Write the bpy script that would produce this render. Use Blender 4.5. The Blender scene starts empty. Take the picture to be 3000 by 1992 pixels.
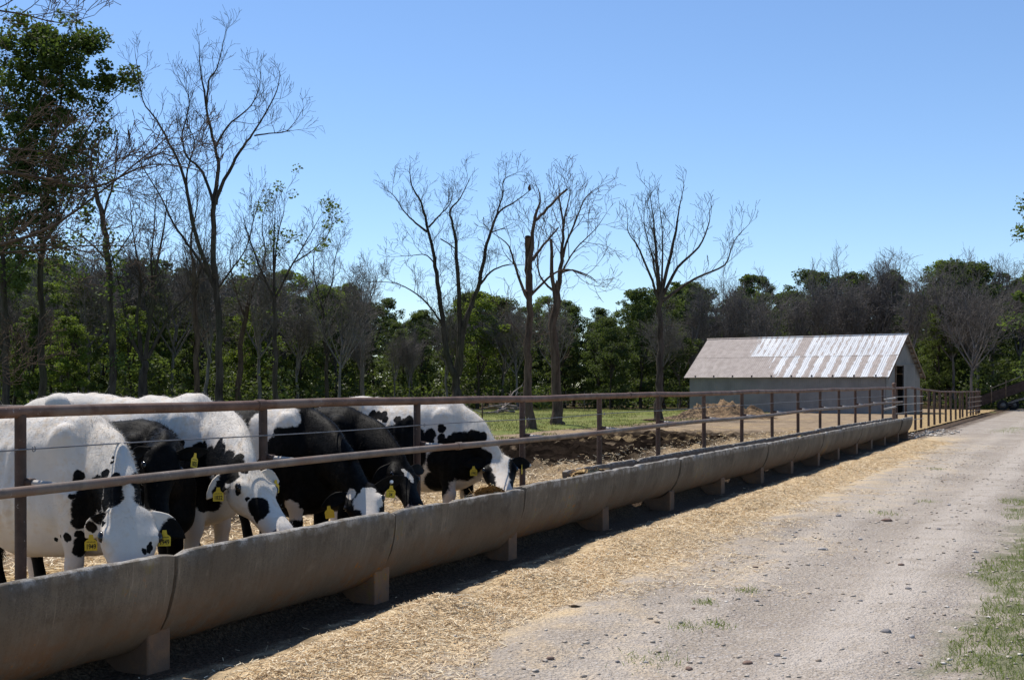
import bpy, bmesh, math, random
import numpy as np
from mathutils import Vector, Matrix
from mathutils import noise as mnoise

random.seed(7)
R = math.radians
scene = bpy.context.scene
COL = scene.collection

# ---------------------------------------------------------------- camera, sky, sun, exposure
EYE = 1.70
cam_data = bpy.data.cameras.new('camera')
cam_data.sensor_width = 36.0
cam_data.lens = 42.0
cam_data.shift_y = 0.044
cam_data.clip_start = 0.05
cam_data.clip_end = 3000.0
cam = bpy.data.objects.new('camera', cam_data)
cam.location = (0, 0, EYE)
cam.rotation_euler = (R(90), 0, 0)
COL.objects.link(cam)
scene.camera = cam

SUN_H = Vector((-0.641, 0.768))
SUN_EL = R(62)
SUN = Vector((SUN_H.x * math.cos(SUN_EL), SUN_H.y * math.cos(SUN_EL), math.sin(SUN_EL)))
world = bpy.data.worlds.new('World')
scene.world = world
world.use_nodes = True
wn = world.node_tree
bg = wn.nodes['Background']
sky = wn.nodes.new('ShaderNodeTexSky')
sky.sky_type = 'NISHITA'
sky.sun_disc = False
sky.sun_elevation = SUN_EL
sky.sun_rotation = math.atan2(SUN_H.x, SUN_H.y)
sky.altitude = 300
sky.air_density = 1.0
sky.dust_density = 0.0
sky.ozone_density = 4.0
tint = wn.nodes.new('ShaderNodeMix'); tint.data_type = 'RGBA'; tint.blend_type = 'MULTIPLY'
tint.inputs[0].default_value = 1.0; tint.inputs[7].default_value = (0.915, 0.978, 1.065, 1)
wn.links.new(sky.outputs[0], tint.inputs[6])
wn.links.new(tint.outputs[2], bg.inputs[0])
bg.inputs[1].default_value = 0.128
sl = bpy.data.lights.new('sun', 'SUN')
sl.energy = 4.6
sl.angle = R(0.53)
sl.color = (1.0, 0.945, 0.86)
so = bpy.data.objects.new('sun', sl)
so.rotation_euler = (-SUN).to_track_quat('-Z', 'Y').to_euler()
so.location = (-30, 30, 60)
COL.objects.link(so)
vs = scene.view_settings
vs.view_transform = 'Standard'
vs.look = 'None'
vs.exposure = 0.18
vs.gamma = 1.0
vs.use_curve_mapping = False
scene.cycles.max_bounces = 8
scene.cycles.transparent_max_bounces = 8

# ---------------------------------------------------------------- the lie of the land
A = math.atan2(1700, 3500)          # the feed line and the track run this far right of straight ahead
SA, CA = math.sin(A), math.cos(A)
RZ = math.pi / 2 - A                # local x = along the feed line (s), local y = away from the track (p)


def W(s, p, z=0.0):
    return Vector((-p * CA + s * SA, p * SA + s * CA, z))


def sp(x, y):
    return x * SA + y * CA, -x * CA + y * SA


def at(px, py, Y):                  # photograph position at a depth, turned into metres
    return Vector(((px - 1500) / 3500 * Y, Y, EYE - (py - 1128) / 3500 * Y))


def slope(s):                       # the ground rises a little along the track
    return np.interp(s, [0, 6, 13, 40, 70], [-0.08, -0.055, 0.0, 0.04, 0.04])


_tabs = {}


def vnoise(x, y, seed=0):
    x = np.asarray(x, float); y = np.asarray(y, float)
    if seed not in _tabs:
        _tabs[seed] = np.random.RandomState(seed + 11).rand(256, 256)
    t = _tabs[seed]
    xi = np.floor(x).astype(int); yi = np.floor(y).astype(int)
    fx = x - xi; fy = y - yi
    fx = fx * fx * (3 - 2 * fx); fy = fy * fy * (3 - 2 * fy)
    a = t[xi % 256, yi % 256]; b = t[(xi + 1) % 256, yi % 256]
    c = t[xi % 256, (yi + 1) % 256]; d = t[(xi + 1) % 256, (yi + 1) % 256]
    return (a * (1 - fx) + b * fx) * (1 - fy) + (c * (1 - fx) + d * fx) * fy


def fbm(x, y, seed=0, oct=4):
    v = 0; amp = 0.5; f = 1.0
    for i in range(oct):
        v = v + amp * (vnoise(np.asarray(x) * f, np.asarray(y) * f, seed + i) - 0.5)
        amp *= 0.5; f *= 2.03
    return v


def sstep(a, b, x):
    t = np.clip((np.asarray(x, float) - a) / (b - a), 0, 1)
    return t * t * (3 - 2 * t)


def road_h(s, p):                   # height of the track, with the straw bank beside the trough
    h = slope(s)
    bank = np.exp(-((p - 4.35) / 0.42) ** 2) * (0.085 + 0.30 * fbm(s * 1.3, p * 1.0, 3))
    bank = bank + np.exp(-((p - 3.3) / 0.3) ** 2) * (0.02 + 0.05 * fbm(s * 0.7, p * 2, 5))
    bank = bank * sstep(42, 36, s)
    rut = -0.025 * np.exp(-((p - 2.2) / 0.35) ** 2) - 0.03 * np.exp(-((p - 0.9 - 0.0) / 0.3) ** 2)
    bank = bank + 0.05 * np.exp(-((p - 4.2) / 0.55) ** 2) * fbm(s * 3.2, p * 3.2, 17) * sstep(42, 36, s)
    bank = bank + 0.20 * sstep(5.33, 5.62, p + 0.25 * fbm(s * 1.5, p * 1.5, 6)) * sstep(40, 38.6, s)
    return h + bank + rut + 0.035 * fbm(s * 0.5, p * 0.8, 8) + 0.012 * fbm(s * 6, p * 6, 9)


def lot_h(s, p):                    # trodden ground of the cattle lot
    h = slope(s) + 0.05 + 0.05 * fbm(s * 0.4, p * 0.4, 21)
    mud = sstep(7.9, 9.4, p + 1.5 * fbm(s * 0.3, p * 0.3, 30)) * sstep(16.3, 14.0, p) * sstep(9, 15, s) * sstep(44, 34, s)
    cl = np.clip(fbm(s * 2.2, p * 2.2, 24, 4) + 0.03, 0, 1)
    h = h + 0.13 * sstep(6.6, 5.9, p + 0.3 * fbm(s, p, 7)) * sstep(40, 38.6, s)
    return h + mud * (0.42 * cl + 0.55 * np.clip(fbm(s * 5.0, p * 5.0, 26, 3), 0, 1) + 0.05 * fbm(s * 0.9, p * 0.9, 27)) + 0.03 * fbm(s * 4, p * 4, 33)


def ground_h(x, y):
    s, p = sp(np.asarray(x, float), np.asarray(y, float))
    h = slope(np.clip(s, 0, 70))
    return h + 0.10 * fbm(np.asarray(x) * 0.12, np.asarray(y) * 0.12, 41) + 0.02


# ---------------------------------------------------------------- objects and tags
def tag(o, label=None, cat=None, group=None, kind=None):
    if label: o['label'] = label
    if cat: o['category'] = cat
    if group: o['group'] = group
    if kind: o['kind'] = kind
    return o


def empty(name, loc=(0, 0, 0), rz=0.0):
    o = bpy.data.objects.new(name, None)
    o.location = loc
    o.rotation_euler = (0, 0, rz)
    o.empty_display_size = 0.2
    COL.objects.link(o)
    return o


def link(name, me, mat=None, parent=None):
    o = bpy.data.objects.new(name, me)
    if mat is not None and not me.materials:
        me.materials.append(mat)
    COL.objects.link(o)
    if parent is not None:
        o.parent = parent
    return o


def npmesh(name, V, F, smooth=False):
    """V (n,3) array, F (m,k) array of equal-sized faces"""
    V = np.asarray(V, np.float32); F = np.asarray(F, np.int32)
    me = bpy.data.meshes.new(name)
    me.vertices.add(len(V)); me.vertices.foreach_set('co', V.ravel())
    k = F.shape[1]
    me.loops.add(F.size); me.loops.foreach_set('vertex_index', F.ravel())
    me.polygons.add(len(F))
    me.polygons.foreach_set('loop_start', np.arange(0, F.size, k, dtype=np.int32))
    me.polygons.foreach_set('loop_total', np.full(len(F), k, np.int32))
    if smooth:
        me.polygons.foreach_set('use_smooth', np.ones(len(F), bool))
    me.update(calc_edges=True)
    return me


class MB:
    def __init__(self):
        self.v = []; self.f = []

    def add(self, vs, fs):
        n = len(self.v)
        self.v += [tuple(v) for v in vs]
        self.f += [tuple(i + n for i in f) for f in fs]

    def box(self, x0, x1, y0, y1, z0, z1):
        self.add([(x0, y0, z0), (x1, y0, z0), (x1, y1, z0), (x0, y1, z0), (x0, y0, z1), (x1, y0, z1), (x1, y1, z1), (x0, y1, z1)],
                 [(0, 3, 2, 1), (4, 5, 6, 7), (0, 1, 5, 4), (1, 2, 6, 5), (2, 3, 7, 6), (3, 0, 4, 7)])
        return self

    def tube(self, pts, rad, n=8, cap=True):
        pts = [Vector(p) for p in pts]
        if not hasattr(rad, '__len__'): rad = [rad] * len(pts)
        rings = []
        t0 = (pts[1] - pts[0]).normalized()
        u = t0.orthogonal().normalized()
        base = len(self.v)
        for i, p in enumerate(pts):
            t = (pts[min(i + 1, len(pts) - 1)] - pts[max(i - 1, 0)]).normalized()
            u = (u - t * u.dot(t)).normalized()
            w = t.cross(u)
            for k in range(n):
                a = 2 * math.pi * k / n
                self.v.append(tuple(p + (u * math.cos(a) + w * math.sin(a)) * rad[i]))
        for i in range(len(pts) - 1):
            for k in range(n):
                a = base + i * n + k; b = base + i * n + (k + 1) % n
                self.f.append((a, b, b + n, a + n))
        if cap:
            self.f.append(tuple(base + k for k in range(n - 1, -1, -1)))
            self.f.append(tuple(base + (len(pts) - 1) * n + k for k in range(n)))
        return self

    def loft(self, rings, cap=True):
        n = len(rings[0]); base = len(self.v)
        for r in rings: self.v += [tuple(p) for p in r]
        for i in range(len(rings) - 1):
            for k in range(n):
                a = base + i * n + k; b = base + i * n + (k + 1) % n
                self.f.append((a, b, b + n, a + n))
        if cap:
            self.f.append(tuple(base + k for k in range(n - 1, -1, -1)))
            self.f.append(tuple(base + (len(rings) - 1) * n + k for k in range(n)))
        return self

    def mesh(self, name, smooth=False):
        me = bpy.data.meshes.new(name)
        me.from_pydata(self.v, [], self.f)
        if smooth:
            me.polygons.foreach_set('use_smooth', np.ones(len(me.polygons), bool))
        me.update()
        return me

    def build(self, name, mat, parent=None, smooth=False, angle=None):
        me = self.mesh(name, smooth or angle is not None)
        if angle is not None:
            me.set_sharp_from_angle(angle=R(angle))
        return link(name, me, mat, parent)


def copy_tree(o, parent=None):
    c = o.copy(); COL.objects.link(c); c.parent = parent
    for ch in list(o.children):
        copy_tree(ch, c)
    return c


# ---------------------------------------------------------------- material helper: arithmetic on sockets
class E:
    def __init__(s, nt, sock): s.nt = nt; s.s = sock

    def _m(s, op, *xs, clamp=False):
        n = s.nt.nodes.new('ShaderNodeMath'); n.operation = op; n.use_clamp = clamp
        for i, x in enumerate((s,) + xs):
            if isinstance(x, E): s.nt.links.new(x.s, n.inputs[i])
            else: n.inputs[i].default_value = float(x)
        return E(s.nt, n.outputs[0])

    def __add__(s, o): return s._m('ADD', o)
    def __sub__(s, o): return s._m('SUBTRACT', o)
    def __mul__(s, o): return s._m('MULTIPLY', o)
    def __truediv__(s, o): return s._m('DIVIDE', o)
    def min(s, o): return s._m('MINIMUM', o)
    def max(s, o): return s._m('MAXIMUM', o)
    def frac(s): return s._m('FRACT')
    def abs(s): return s._m('ABSOLUTE')
    def inv(s): return s._m('MULTIPLY_ADD', -1.0, 1.0)

    def step(s, a, b):              # smooth ramp a -> b
        n = s.nt.nodes.new('ShaderNodeMapRange'); n.interpolation_type = 'SMOOTHSTEP'
        s.nt.links.new(s.s, n.inputs[0])
        lo, hi = (a, b) if a < b else (b, a)
        n.inputs[1].default_value = lo; n.inputs[2].default_value = hi
        n.inputs[3].default_value = 0.0 if a < b else 1.0
        n.inputs[4].default_value = 1.0 if a < b else 0.0
        return E(s.nt, n.outputs[0])


class Mat:
    def __init__(self, name, rough=0.9, spec=0.2, metal=0.0):
        self.m = bpy.data.materials.new(name); self.m.use_nodes = True
        self.nt = self.m.node_tree
        self.b = self.nt.nodes['Principled BSDF']
        self.b.inputs['Roughness'].default_value = rough
        self.b.inputs['Specular IOR Level'].default_value = spec
        self.b.inputs['Metallic'].default_value = metal
        self.tc = self.nt.nodes.new('ShaderNodeTexCoord')
        self._geo = None

    def coords(self, obj=None, scale=None, world=False):
        if world:
            if self._geo is None: self._geo = self.nt.nodes.new('ShaderNodeNewGeometry')
            s = self._geo.outputs['Position']
        else:
            tc = self.tc
            if obj is not None:
                tc = self.nt.nodes.new('ShaderNodeTexCoord'); tc.object = obj
            s = tc.outputs['Object']
        if scale is not None:
            n = self.nt.nodes.new('ShaderNodeMapping'); n.inputs['Scale'].default_value = scale
            self.nt.links.new(s, n.inputs[0]); s = n.outputs[0]
        return s

    def xyz(self, sock):
        n = self.nt.nodes.new('ShaderNodeSeparateXYZ'); self.nt.links.new(sock, n.inputs[0])
        return [E(self.nt, o) for o in n.outputs]

    def noise(self, sock, scale, detail=4, rough=0.55, dist=0.0, color=False):
        n = self.nt.nodes.new('ShaderNodeTexNoise')
        n.inputs['Scale'].default_value = scale; n.inputs['Detail'].default_value = detail
        n.inputs['Roughness'].default_value = rough; n.inputs['Distortion'].default_value = dist
        self.nt.links.new(sock, n.inputs['Vector'])
        return n.outputs['Color'] if color else E(self.nt, n.outputs[0])

    def voronoi(self, sock, scale, out='Distance', feature='F1'):
        n = self.nt.nodes.new('ShaderNodeTexVoronoi'); n.feature = feature
        n.inputs['Scale'].default_value = scale
        self.nt.links.new(sock, n.inputs['Vector'])
        return n.outputs[out]

    def mix(self, f, a, b, mode='MIX'):
        n = self.nt.nodes.new('ShaderNodeMix'); n.data_type = 'RGBA'; n.blend_type = mode
        for i, x in ((0, f), (6, a), (7, b)):
            if isinstance(x, E): self.nt.links.new(x.s, n.inputs[i])
            elif isinstance(x, bpy.types.NodeSocket): self.nt.links.new(x, n.inputs[i])
            elif i == 0: n.inputs[i].default_value = float(x)
            else: n.inputs[i].default_value = (*x[:3], 1)
        return n.outputs[2]

    def color(self, x):
        if isinstance(x, bpy.types.NodeSocket): self.nt.links.new(x, self.b.inputs['Base Color'])
        else: self.b.inputs['Base Color'].default_value = (*x, 1)
        return self

    def rough(self, e): self.nt.links.new(e.s, self.b.inputs['Roughness']); return self
    def metal(self, e): self.nt.links.new(e.s, self.b.inputs['Metallic']); return self

    def bump(self, e, strength=0.5, dist=0.01):
        n = self.nt.nodes.new('ShaderNodeBump')
        n.inputs['Strength'].default_value = strength; n.inputs['Distance'].default_value = dist
        self.nt.links.new(e.s if isinstance(e, E) else e, n.inputs['Height'])
        self.nt.links.new(n.outputs[0], self.b.inputs['Normal'])
        return self

    def translucent(self, f, col):
        t = self.nt.nodes.new('ShaderNodeBsdfTranslucent')
        if isinstance(col, bpy.types.NodeSocket): self.nt.links.new(col, t.inputs[0])
        else: t.inputs[0].default_value = (*col, 1)
        mx = self.nt.nodes.new('ShaderNodeMixShader'); mx.inputs[0].default_value = f
        out = self.nt.nodes['Material Output']
        self.nt.links.new(self.b.outputs[0], mx.inputs[1]); self.nt.links.new(t.outputs[0], mx.inputs[2])
        self.nt.links.new(mx.outputs[0], out.inputs[0])
        return self

    def rnd(self):
        n = self.nt.nodes.new('ShaderNodeObjectInfo'); return E(self.nt, n.outputs['Random'])

    def island(self):
        if self._geo is None: self._geo = self.nt.nodes.new('ShaderNodeNewGeometry')
        return E(self.nt, self._geo.outputs['Random Per Island'])


M = {}


def plain(name, col, rough=0.9, spec=0.2, metal=0.0, var=0.25, scale=6.0):
    m = Mat(name, rough, spec, metal)
    n = m.noise(m.coords(), scale)
    m.color(m.mix(n.step(0.3, 0.7), tuple(c * (1 - var) for c in col), tuple(c * (1 + var) for c in col)))
    M[name] = m.m
    return m.m


# straw and feed
def straw_mat(name, dark, mid, light):
    m = Mat(name, 0.75, 0.3)
    r = m.island()
    c = m.mix(r.step(0.0, 0.5), dark, mid)
    m.color(m.mix(r.step(0.5, 1.0), c, light))
    M[name] = m.m


straw_mat('straw', (0.42, 0.28, 0.145), (0.72, 0.55, 0.33), (0.88, 0.76, 0.54))
straw_mat('feed_straw', (0.30, 0.17, 0.06), (0.50, 0.32, 0.13), (0.66, 0.48, 0.24))

# cattle lot: straw near the trough, churned mud, dusty dirt
m = Mat('lot_soil', 1.0, 0.0)
co = m.coords()
x, y, z = m.xyz(co)
big = m.noise(co, 0.35, 4); mid = m.noise(co, 2.2, 5); fine = m.noise(co, 28, 3); chip = E(m.nt, m.voronoi(co, 34))
dirt = m.mix(mid.step(0.3, 0.7), (0.20, 0.145, 0.095), (0.33, 0.25, 0.17))
dirt = m.mix(fine.step(0.45, 0.7) * 0.5, dirt, (0.40, 0.32, 0.23))
mud = m.mix(mid.step(0.35, 0.7), (0.006, 0.0045, 0.0035), (0.022, 0.016, 0.012))
wob = (big - 0.5) * 5.0 + (mid - 0.5) * 2.5
fm = (y + wob * .4).step(8.5, 9.5) * (y + wob * .6).step(15.4, 13.8) * (x + wob * 2.0).step(8, 13) * (x + wob * 2.0).step(44, 33)
fm = fm * (mid + (big - 0.5) * 0.8).step(0.18, 0.36)
c = m.mix(fm, dirt, mud)
strawc = m.mix(chip.step(0.1, 0.6), (0.50, 0.35, 0.17), (0.13, 0.085, 0.045))
strawc = m.mix(fine.step(0.4, 0.65), strawc, (0.58, 0.43, 0.23))
fs = (y + wob * 0.5).step(9.4, 8.0) * (mid + (fine - 0.5) * 0.6).step(0.2, 0.5)
fs2 = (big * 0.6 + mid * 0.5).step(0.58, 0.68) * (x).step(28, 36) * 0.7
c = m.mix(fs.max(fs2), c, strawc)
m.color(c)
m.bump(fine + mid * 1.5, 0.8, 0.03)
M['lot'] = m.m

# gravel track with straw spilt along the trough
m = Mat('gravel', 0.92, 0.15)
co = m.coords()
x, y, z = m.xyz(co)
big = m.noise(co, 0.5, 4); mid = m.noise(co, 3.0, 4); fine = m.noise(co, 40, 4)
peb = E(m.nt, m.voronoi(co, 26)); pebc = m.voronoi(co, 26, 'Color'); peb2 = E(m.nt, m.voronoi(co, 62))
base = m.mix(big.step(0.3, 0.7), (0.305, 0.252, 0.196), (0.415, 0.352, 0.283))
base = m.mix(mid.step(0.42, 0.7) * 0.6, base, (0.255, 0.210, 0.175))
base = m.mix(fine.step(0.47, 0.68) * 0.7, base, (0.55, 0.49, 0.43))
rx, ry, rzz = m.xyz(pebc)
stone = m.mix(rx, (0.14, 0.125, 0.115), (0.56, 0.51, 0.46))
base = m.mix(peb.step(0.34, 0.26) * ry.step(0.35, 0.45) * (mid + (big - 0.5)).step(0.30, 0.5), base, stone)
strawb = m.mix(fine.step(0.35, 0.65), (0.46, 0.33, 0.19), (0.74, 0.58, 0.37))
track = ((y - 1.55 + (big - .5) * .5).abs().step(.42, .12)).max((y - 2.75 + (big - .5) * .5).abs().step(.35, .1) * .7)
base = m.mix(track * (mid + (fine - .5) * .5).step(.3, .6) * .75, base, (0.52, 0.455, 0.385))
strawb = m.mix(peb2.step(0.1, 0.5) * 0.6, (0.66, 0.50, 0.29), strawb)
wob = (mid - 0.5) * 1.6 + (big - 0.5) * 2.6
speck = (fine * .6 + mid * .3 + peb2 * .35).step(0.52, 0.66)
fs = (y + wob * .7).step(3.3, 4.0) * (x).step(44, 36)
fs = (fs * fs).max(fs * speck).max((y + wob * 1.6).step(2.2, 3.5) * (mid + fine * 0.4).step(0.58, 0.8) * speck * 0.4 * (x).step(46, 36))
c = m.mix(fs, base, strawb)
dirt_shade = (y + (mid - .5) * .5).step(4.35, 4.75) * (mid + (fine - 0.5) * 0.5).step(0.25, 0.55) * 0.85  # brown soil by the trough, with the trough's shadow mixed into its colour
dirt_shade = dirt_shade.max((y + (mid - .5) * .4).step(4.72, 5.0))
c = m.mix(dirt_shade, c, m.mix(fine.step(.4, .7), (0.060, 0.040, 0.026), (0.15, 0.10, 0.060)))
gr = (y + wob * 0.5).step(1.15, 0.65) * (mid + (fine - 0.5) * 0.4).step(0.38, 0.55)
c = m.mix(gr * .8, c, (0.125, 0.135, 0.055))
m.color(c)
m.bump(fine * 0.9 + peb2.inv() * 0.5 + peb.inv() * 0.6 + mid * .8, 0.95, 0.024)
M['road'] = m.m

# pasture and woodland floor
m = Mat('pasture', 0.95, 0.1)
co = m.coords(world=True)
x, y, z = m.xyz(co)
big = m.noise(co, 0.09, 4); mid = m.noise(co, 0.7, 5); fine = m.noise(co, 7.0, 4)
g = m.mix(mid.step(0.3, 0.7), (0.085, 0.125, 0.025), (0.205, 0.205, 0.060))
g = m.mix(fine.step(0.45, 0.7) * 0.55, g, (0.27, 0.235, 0.10))
g = m.mix((mid * 0.7 + big * 0.5).step(0.66, 0.74) * 0.7, g, (0.19, 0.145, 0.09))
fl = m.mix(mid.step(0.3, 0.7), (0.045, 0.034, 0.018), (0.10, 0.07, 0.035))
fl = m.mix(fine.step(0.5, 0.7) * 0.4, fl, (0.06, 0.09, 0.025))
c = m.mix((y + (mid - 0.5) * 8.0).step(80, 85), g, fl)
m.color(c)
m.bump(fine, 0.8, 0.06)
M['pasture'] = m.m

# cast concrete
def concrete(name, c0, c1, stain):
    m = Mat(name, 0.88, 0.2)
    co = m.coords(); wc = m.coords(world=True)
    x, y, z = m.xyz(co)
    big = m.noise(wc, 1.3, 5, 0.6); mid = m.noise(wc, 9, 5, 0.7); fine = m.noise(wc, 95, 4, .7)
    st = m.noise(m.coords(scale=(26, 2.2, 2.2)), 1.0, 4, 0.6)
    c = m.mix(big.step(0.3, 0.7), c0, c1)
    c = m.mix(mid.step(0.35, 0.65) * 0.3, c, tuple(v * 0.7 for v in c0))
    c = m.mix((fine * .6 + st * .5).step(.48, .70) * .6, c, tuple(v * 0.5 for v in c0))
    sc = m.noise(m.coords(scale=(60, 3, 3)), 1.0, 3, .6)
    c = m.mix(sc.step(.60, .70) * big.step(.42, .6) * .5, c, tuple(v * 1.9 for v in c1))
    blot = m.noise(wc, 3.1, 6, .72)
    c = m.mix(blot.step(.52, .68) * .65, c, tuple(v * .5 for v in c0))
    c = m.mix(blot.step(.42, .30) * .4, c, tuple(v * 1.5 for v in c1))
    c = m.mix((z + (big - .5) * .35).step(.56, .22) * .55, c, (c1[0] * 1.02, c1[1] * .80, c1[2] * .62))  # browner lower down: feed stain and warm bounce light, both in the colour
    c = m.mix((big * .4 + mid * .3 + fine * .3).step(0.53, 0.62) * 0.22, c, tuple(v * 1.35 for v in c1))
    c = m.mix(st.step(0.55, 0.75) * big.step(.4, .6) * 0.4, c, tuple(v * 1.4 for v in c1))
    c = m.mix(fine.step(0.6, 0.8) * 0.5, c, tuple(v * 0.5 for v in c0))
    sm = (z + (mid - 0.5) * 0.5 + (big - 0.5) * 0.7).step(0.52, 0.22) * (big * 0.6 + mid * 0.5).step(0.5, 0.68)
    c = m.mix(sm * 0.8, c, stain)
    al = (mid + (big - 0.5) * 1.2).step(0.66, 0.8) * (st).step(0.4, 0.6) * 0.5
    c = m.mix(al, c, (0.20, 0.155, 0.035))
    bits = m.noise(wc, 24, 4, .7)
    c = m.mix((bits + (big - .5) * .9).step(.70, .76) * (z + (mid - .5) * .3).step(.60, .40), c, (0.34, 0.135, 0.028))
    lip_light = (z + (mid - 0.5) * 0.10).step(0.63, 0.70) * (mid * 0.6 + fine * 0.4).step(0.42, 0.6)  # pale lip: lichen plus the sunlit top edge put into the colour
    c = m.mix(lip_light * 0.8, c, (0.42, 0.40, 0.37))
    m.color(c)
    m.bump(fine * 0.5 + mid * 1.0 + st * 0.5, 0.6, 0.012)
    M[name] = m.m


concrete('concrete', (0.118, 0.098, 0.075), (0.195, 0.163, 0.125), (0.22, 0.090, 0.030))
concrete('block', (0.10, 0.070, 0.052), (0.20, 0.145, 0.108), (0.27, 0.14, 0.07))

# steel pipe
def pipe(name, c0, c1, c2):
    m = Mat(name, 0.7, 0.3)
    wc = m.coords(world=True)
    n1 = m.noise(wc, 5, 5, 0.65); n2 = m.noise(wc, 45, 3); n3 = m.noise(wc, 1.1, 3)
    c = m.mix(n1.step(0.3, 0.7), c0, c1)
    c = m.mix((n3 + (n1 - 0.5) * 0.5).step(0.5, 0.65) * 0.7, c, c2)
    c = m.mix(n2.step(0.66, 0.72) * 0.7, c, (0.36, 0.31, 0.28))
    m.color(c)
    m.bump(n2 + n1, 0.35, 0.004)
    M[name] = m.m


pipe('rust_red', (0.095, 0.052, 0.036), (0.180, 0.105, 0.075), (0.19, 0.140, 0.112))
pipe('rust_grey', (0.130, 0.098, 0.078), (0.240, 0.190, 0.155), (0.16, 0.090, 0.06))
pipe('rust_dark', (0.055, 0.034, 0.026), (0.110, 0.068, 0.050), (0.085, 0.040, 0.026))
plain('wire', (0.16, 0.16, 0.17), 0.5, 0.4, 0.5)
plain('pale_pipe', (0.42, 0.38, 0.34), 0.7, 0.3)

# barn
m = Mat('galvanised_wall', 0.55, 0.4, 0.15)
wc = m.coords(world=True)
n1 = m.noise(wc, 1.2, 4); n2 = m.noise(wc, 14, 3)
c = m.mix(n1.step(0.3, 0.7), (0.165, 0.155, 0.152), (0.220, 0.208, 0.204))
c = m.mix((n1 * 0.6 + n2 * 0.5).step(0.62, 0.72) * 0.5, c, (0.24, 0.19, 0.155))
m.color(c)
M['barn_wall'] = m.m

# bark, leaves
def bark(name, c0, c1, moss=0.0):
    m = Mat(name, 0.95, 0.1)
    n = m.noise(m.coords(world=True, scale=(6, 6, 1.1)), 1.0, 5, 0.65)
    n2 = m.noise(m.coords(world=True), 0.35, 3)
    c = m.mix(n.step(0.3, 0.7), c0, c1)
    if moss: c = m.mix(n2.step(0.5, 0.7) * moss, c, (0.06, 0.07, 0.03))
    m.color(c); m.bump(n, 0.9, 0.06)
    M[name] = m.m


bark('bark_dark', (0.032, 0.025, 0.021), (0.085, 0.068, 0.056), 0.3)
bark('bark_grey', (0.085, 0.070, 0.062), (0.185, 0.160, 0.142), 0.1)
bark('twig_grey', (0.105, 0.092, 0.083), (0.200, 0.180, 0.165))
bark('bark_brown', (0.050, 0.034, 0.026), (0.125, 0.088, 0.066), 0.2)
bark('deadwood', (0.13, 0.105, 0.09), (0.30, 0.26, 0.23))


def leaf(name, c0, c1, tr=0.32, tc=(0.20, 0.30, 0.03)):
    m = Mat(name, 0.62, 0.18)
    r = m.island(); o = m.rnd()
    n = m.noise(m.coords(world=True), 0.45, 3)
    c = m.mix(r, c0, c1)
    c = m.mix(n.step(0.35, 0.65) * 0.55, c, tuple(v * 0.55 for v in c0))
    c = m.mix(o.step(0.3, 1.0) * 0.5, c, (c1[0] * 1.05, c1[1] * 0.8, c1[2] * 0.9))
    m.color(c)
    m.translucent(tr, m.mix(r, tc, tuple(v * 0.65 for v in tc)))
    M[name] = m.m


leaf('leaf_dark', (0.030, 0.048, 0.018), (0.078, 0.108, 0.036), 0.33, (0.16, 0.22, 0.04))
leaf('leaf_mid', (0.042, 0.066, 0.022), (0.108, 0.145, 0.046), 0.36, (0.21, 0.29, 0.05))
leaf('leaf_bright', (0.050, 0.085, 0.018), (0.130, 0.180, 0.040), 0.40, (0.28, 0.38, 0.045))
leaf('leaf_oak', (0.034, 0.060, 0.016), (0.085, 0.125, 0.032), 0.32, (0.17, 0.25, 0.035))
leaf('leaf_dry', (0.10, 0.06, 0.03), (0.20, 0.12, 0.06), 0.25, (0.22, 0.12, 0.05))
leaf('pasture_blade', (0.125, 0.145, 0.036), (0.29, 0.265, 0.10), 0.35, (0.28, 0.30, 0.08))
leaf('grass_blade', (0.085, 0.150, 0.026), (0.22, 0.27, 0.065), 0.40, (0.30, 0.40, 0.08))

# ================================================================ SETTING
def sheet(name, xs, ys, hfun, mat, world=False, drop=0.0):
    X, Y = np.meshgrid(xs, ys, indexing='ij')
    Z = hfun(X, Y) - drop
    nx, ny = len(xs), len(ys)
    V = np.stack([X, Y, Z], -1).reshape(-1, 3)
    i = np.arange(nx - 1)[:, None] * ny + np.arange(ny - 1)[None, :]
    F = np.stack([i, i + ny, i + ny + 1, i + 1], -1).reshape(-1, 4)
    o = link(name, npmesh(name, V, F, True), mat)
    o['kind'] = 'structure'
    if not world:
        o.rotation_euler = (0, 0, RZ)
    return o


gx = np.concatenate([np.linspace(-700, -90, 14), np.linspace(-80, 80, 161), np.linspace(90, 700, 14)])
gy = np.concatenate([np.linspace(-60, 0, 12), np.linspace(1, 140, 180), np.linspace(150, 900, 18)])


def pasture_h(x, y):
    s, p = sp(x, y)
    under = sstep(19.5, 16.8, p) * sstep(78, 70, s)      # tucked below the lot and the track
    return ground_h(x, y) - 0.30 * under * sstep(-9, -6, p) - 0.02


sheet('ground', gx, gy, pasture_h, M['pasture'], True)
ss = np.concatenate([np.arange(-6, 1, 0.5), np.arange(1, 16, 0.055), np.arange(16, 40, 0.12), np.arange(40, 112, 0.6)])
pp = np.concatenate([np.arange(-8, -1.5, 0.5), np.arange(-1.5, 5.5, 0.065), [5.5, 5.75, 5.95]])
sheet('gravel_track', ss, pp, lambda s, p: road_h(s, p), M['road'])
ss = np.concatenate([np.arange(-6, 3, 0.4), np.arange(3, 16, 0.12), np.arange(16, 48, 0.14), np.arange(48, 86, 0.5)])
pp = np.concatenate([np.arange(5.6, 17.2, 0.12), np.arange(17.2, 19.6, 0.3)])
sheet('cattle_lot', ss, pp, lambda s, p: lot_h(s, p) - 0.25 * sstep(17.0, 19.4, p + 1.6 * fbm(s * .3, p * .3, 55)) - 0.02 * sstep(70, 86, s), M['lot'])

# ---------------------------------------------------------------- grass, gravel, straw: uncountable ground cover
rs = np.random.RandomState(5)


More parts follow.
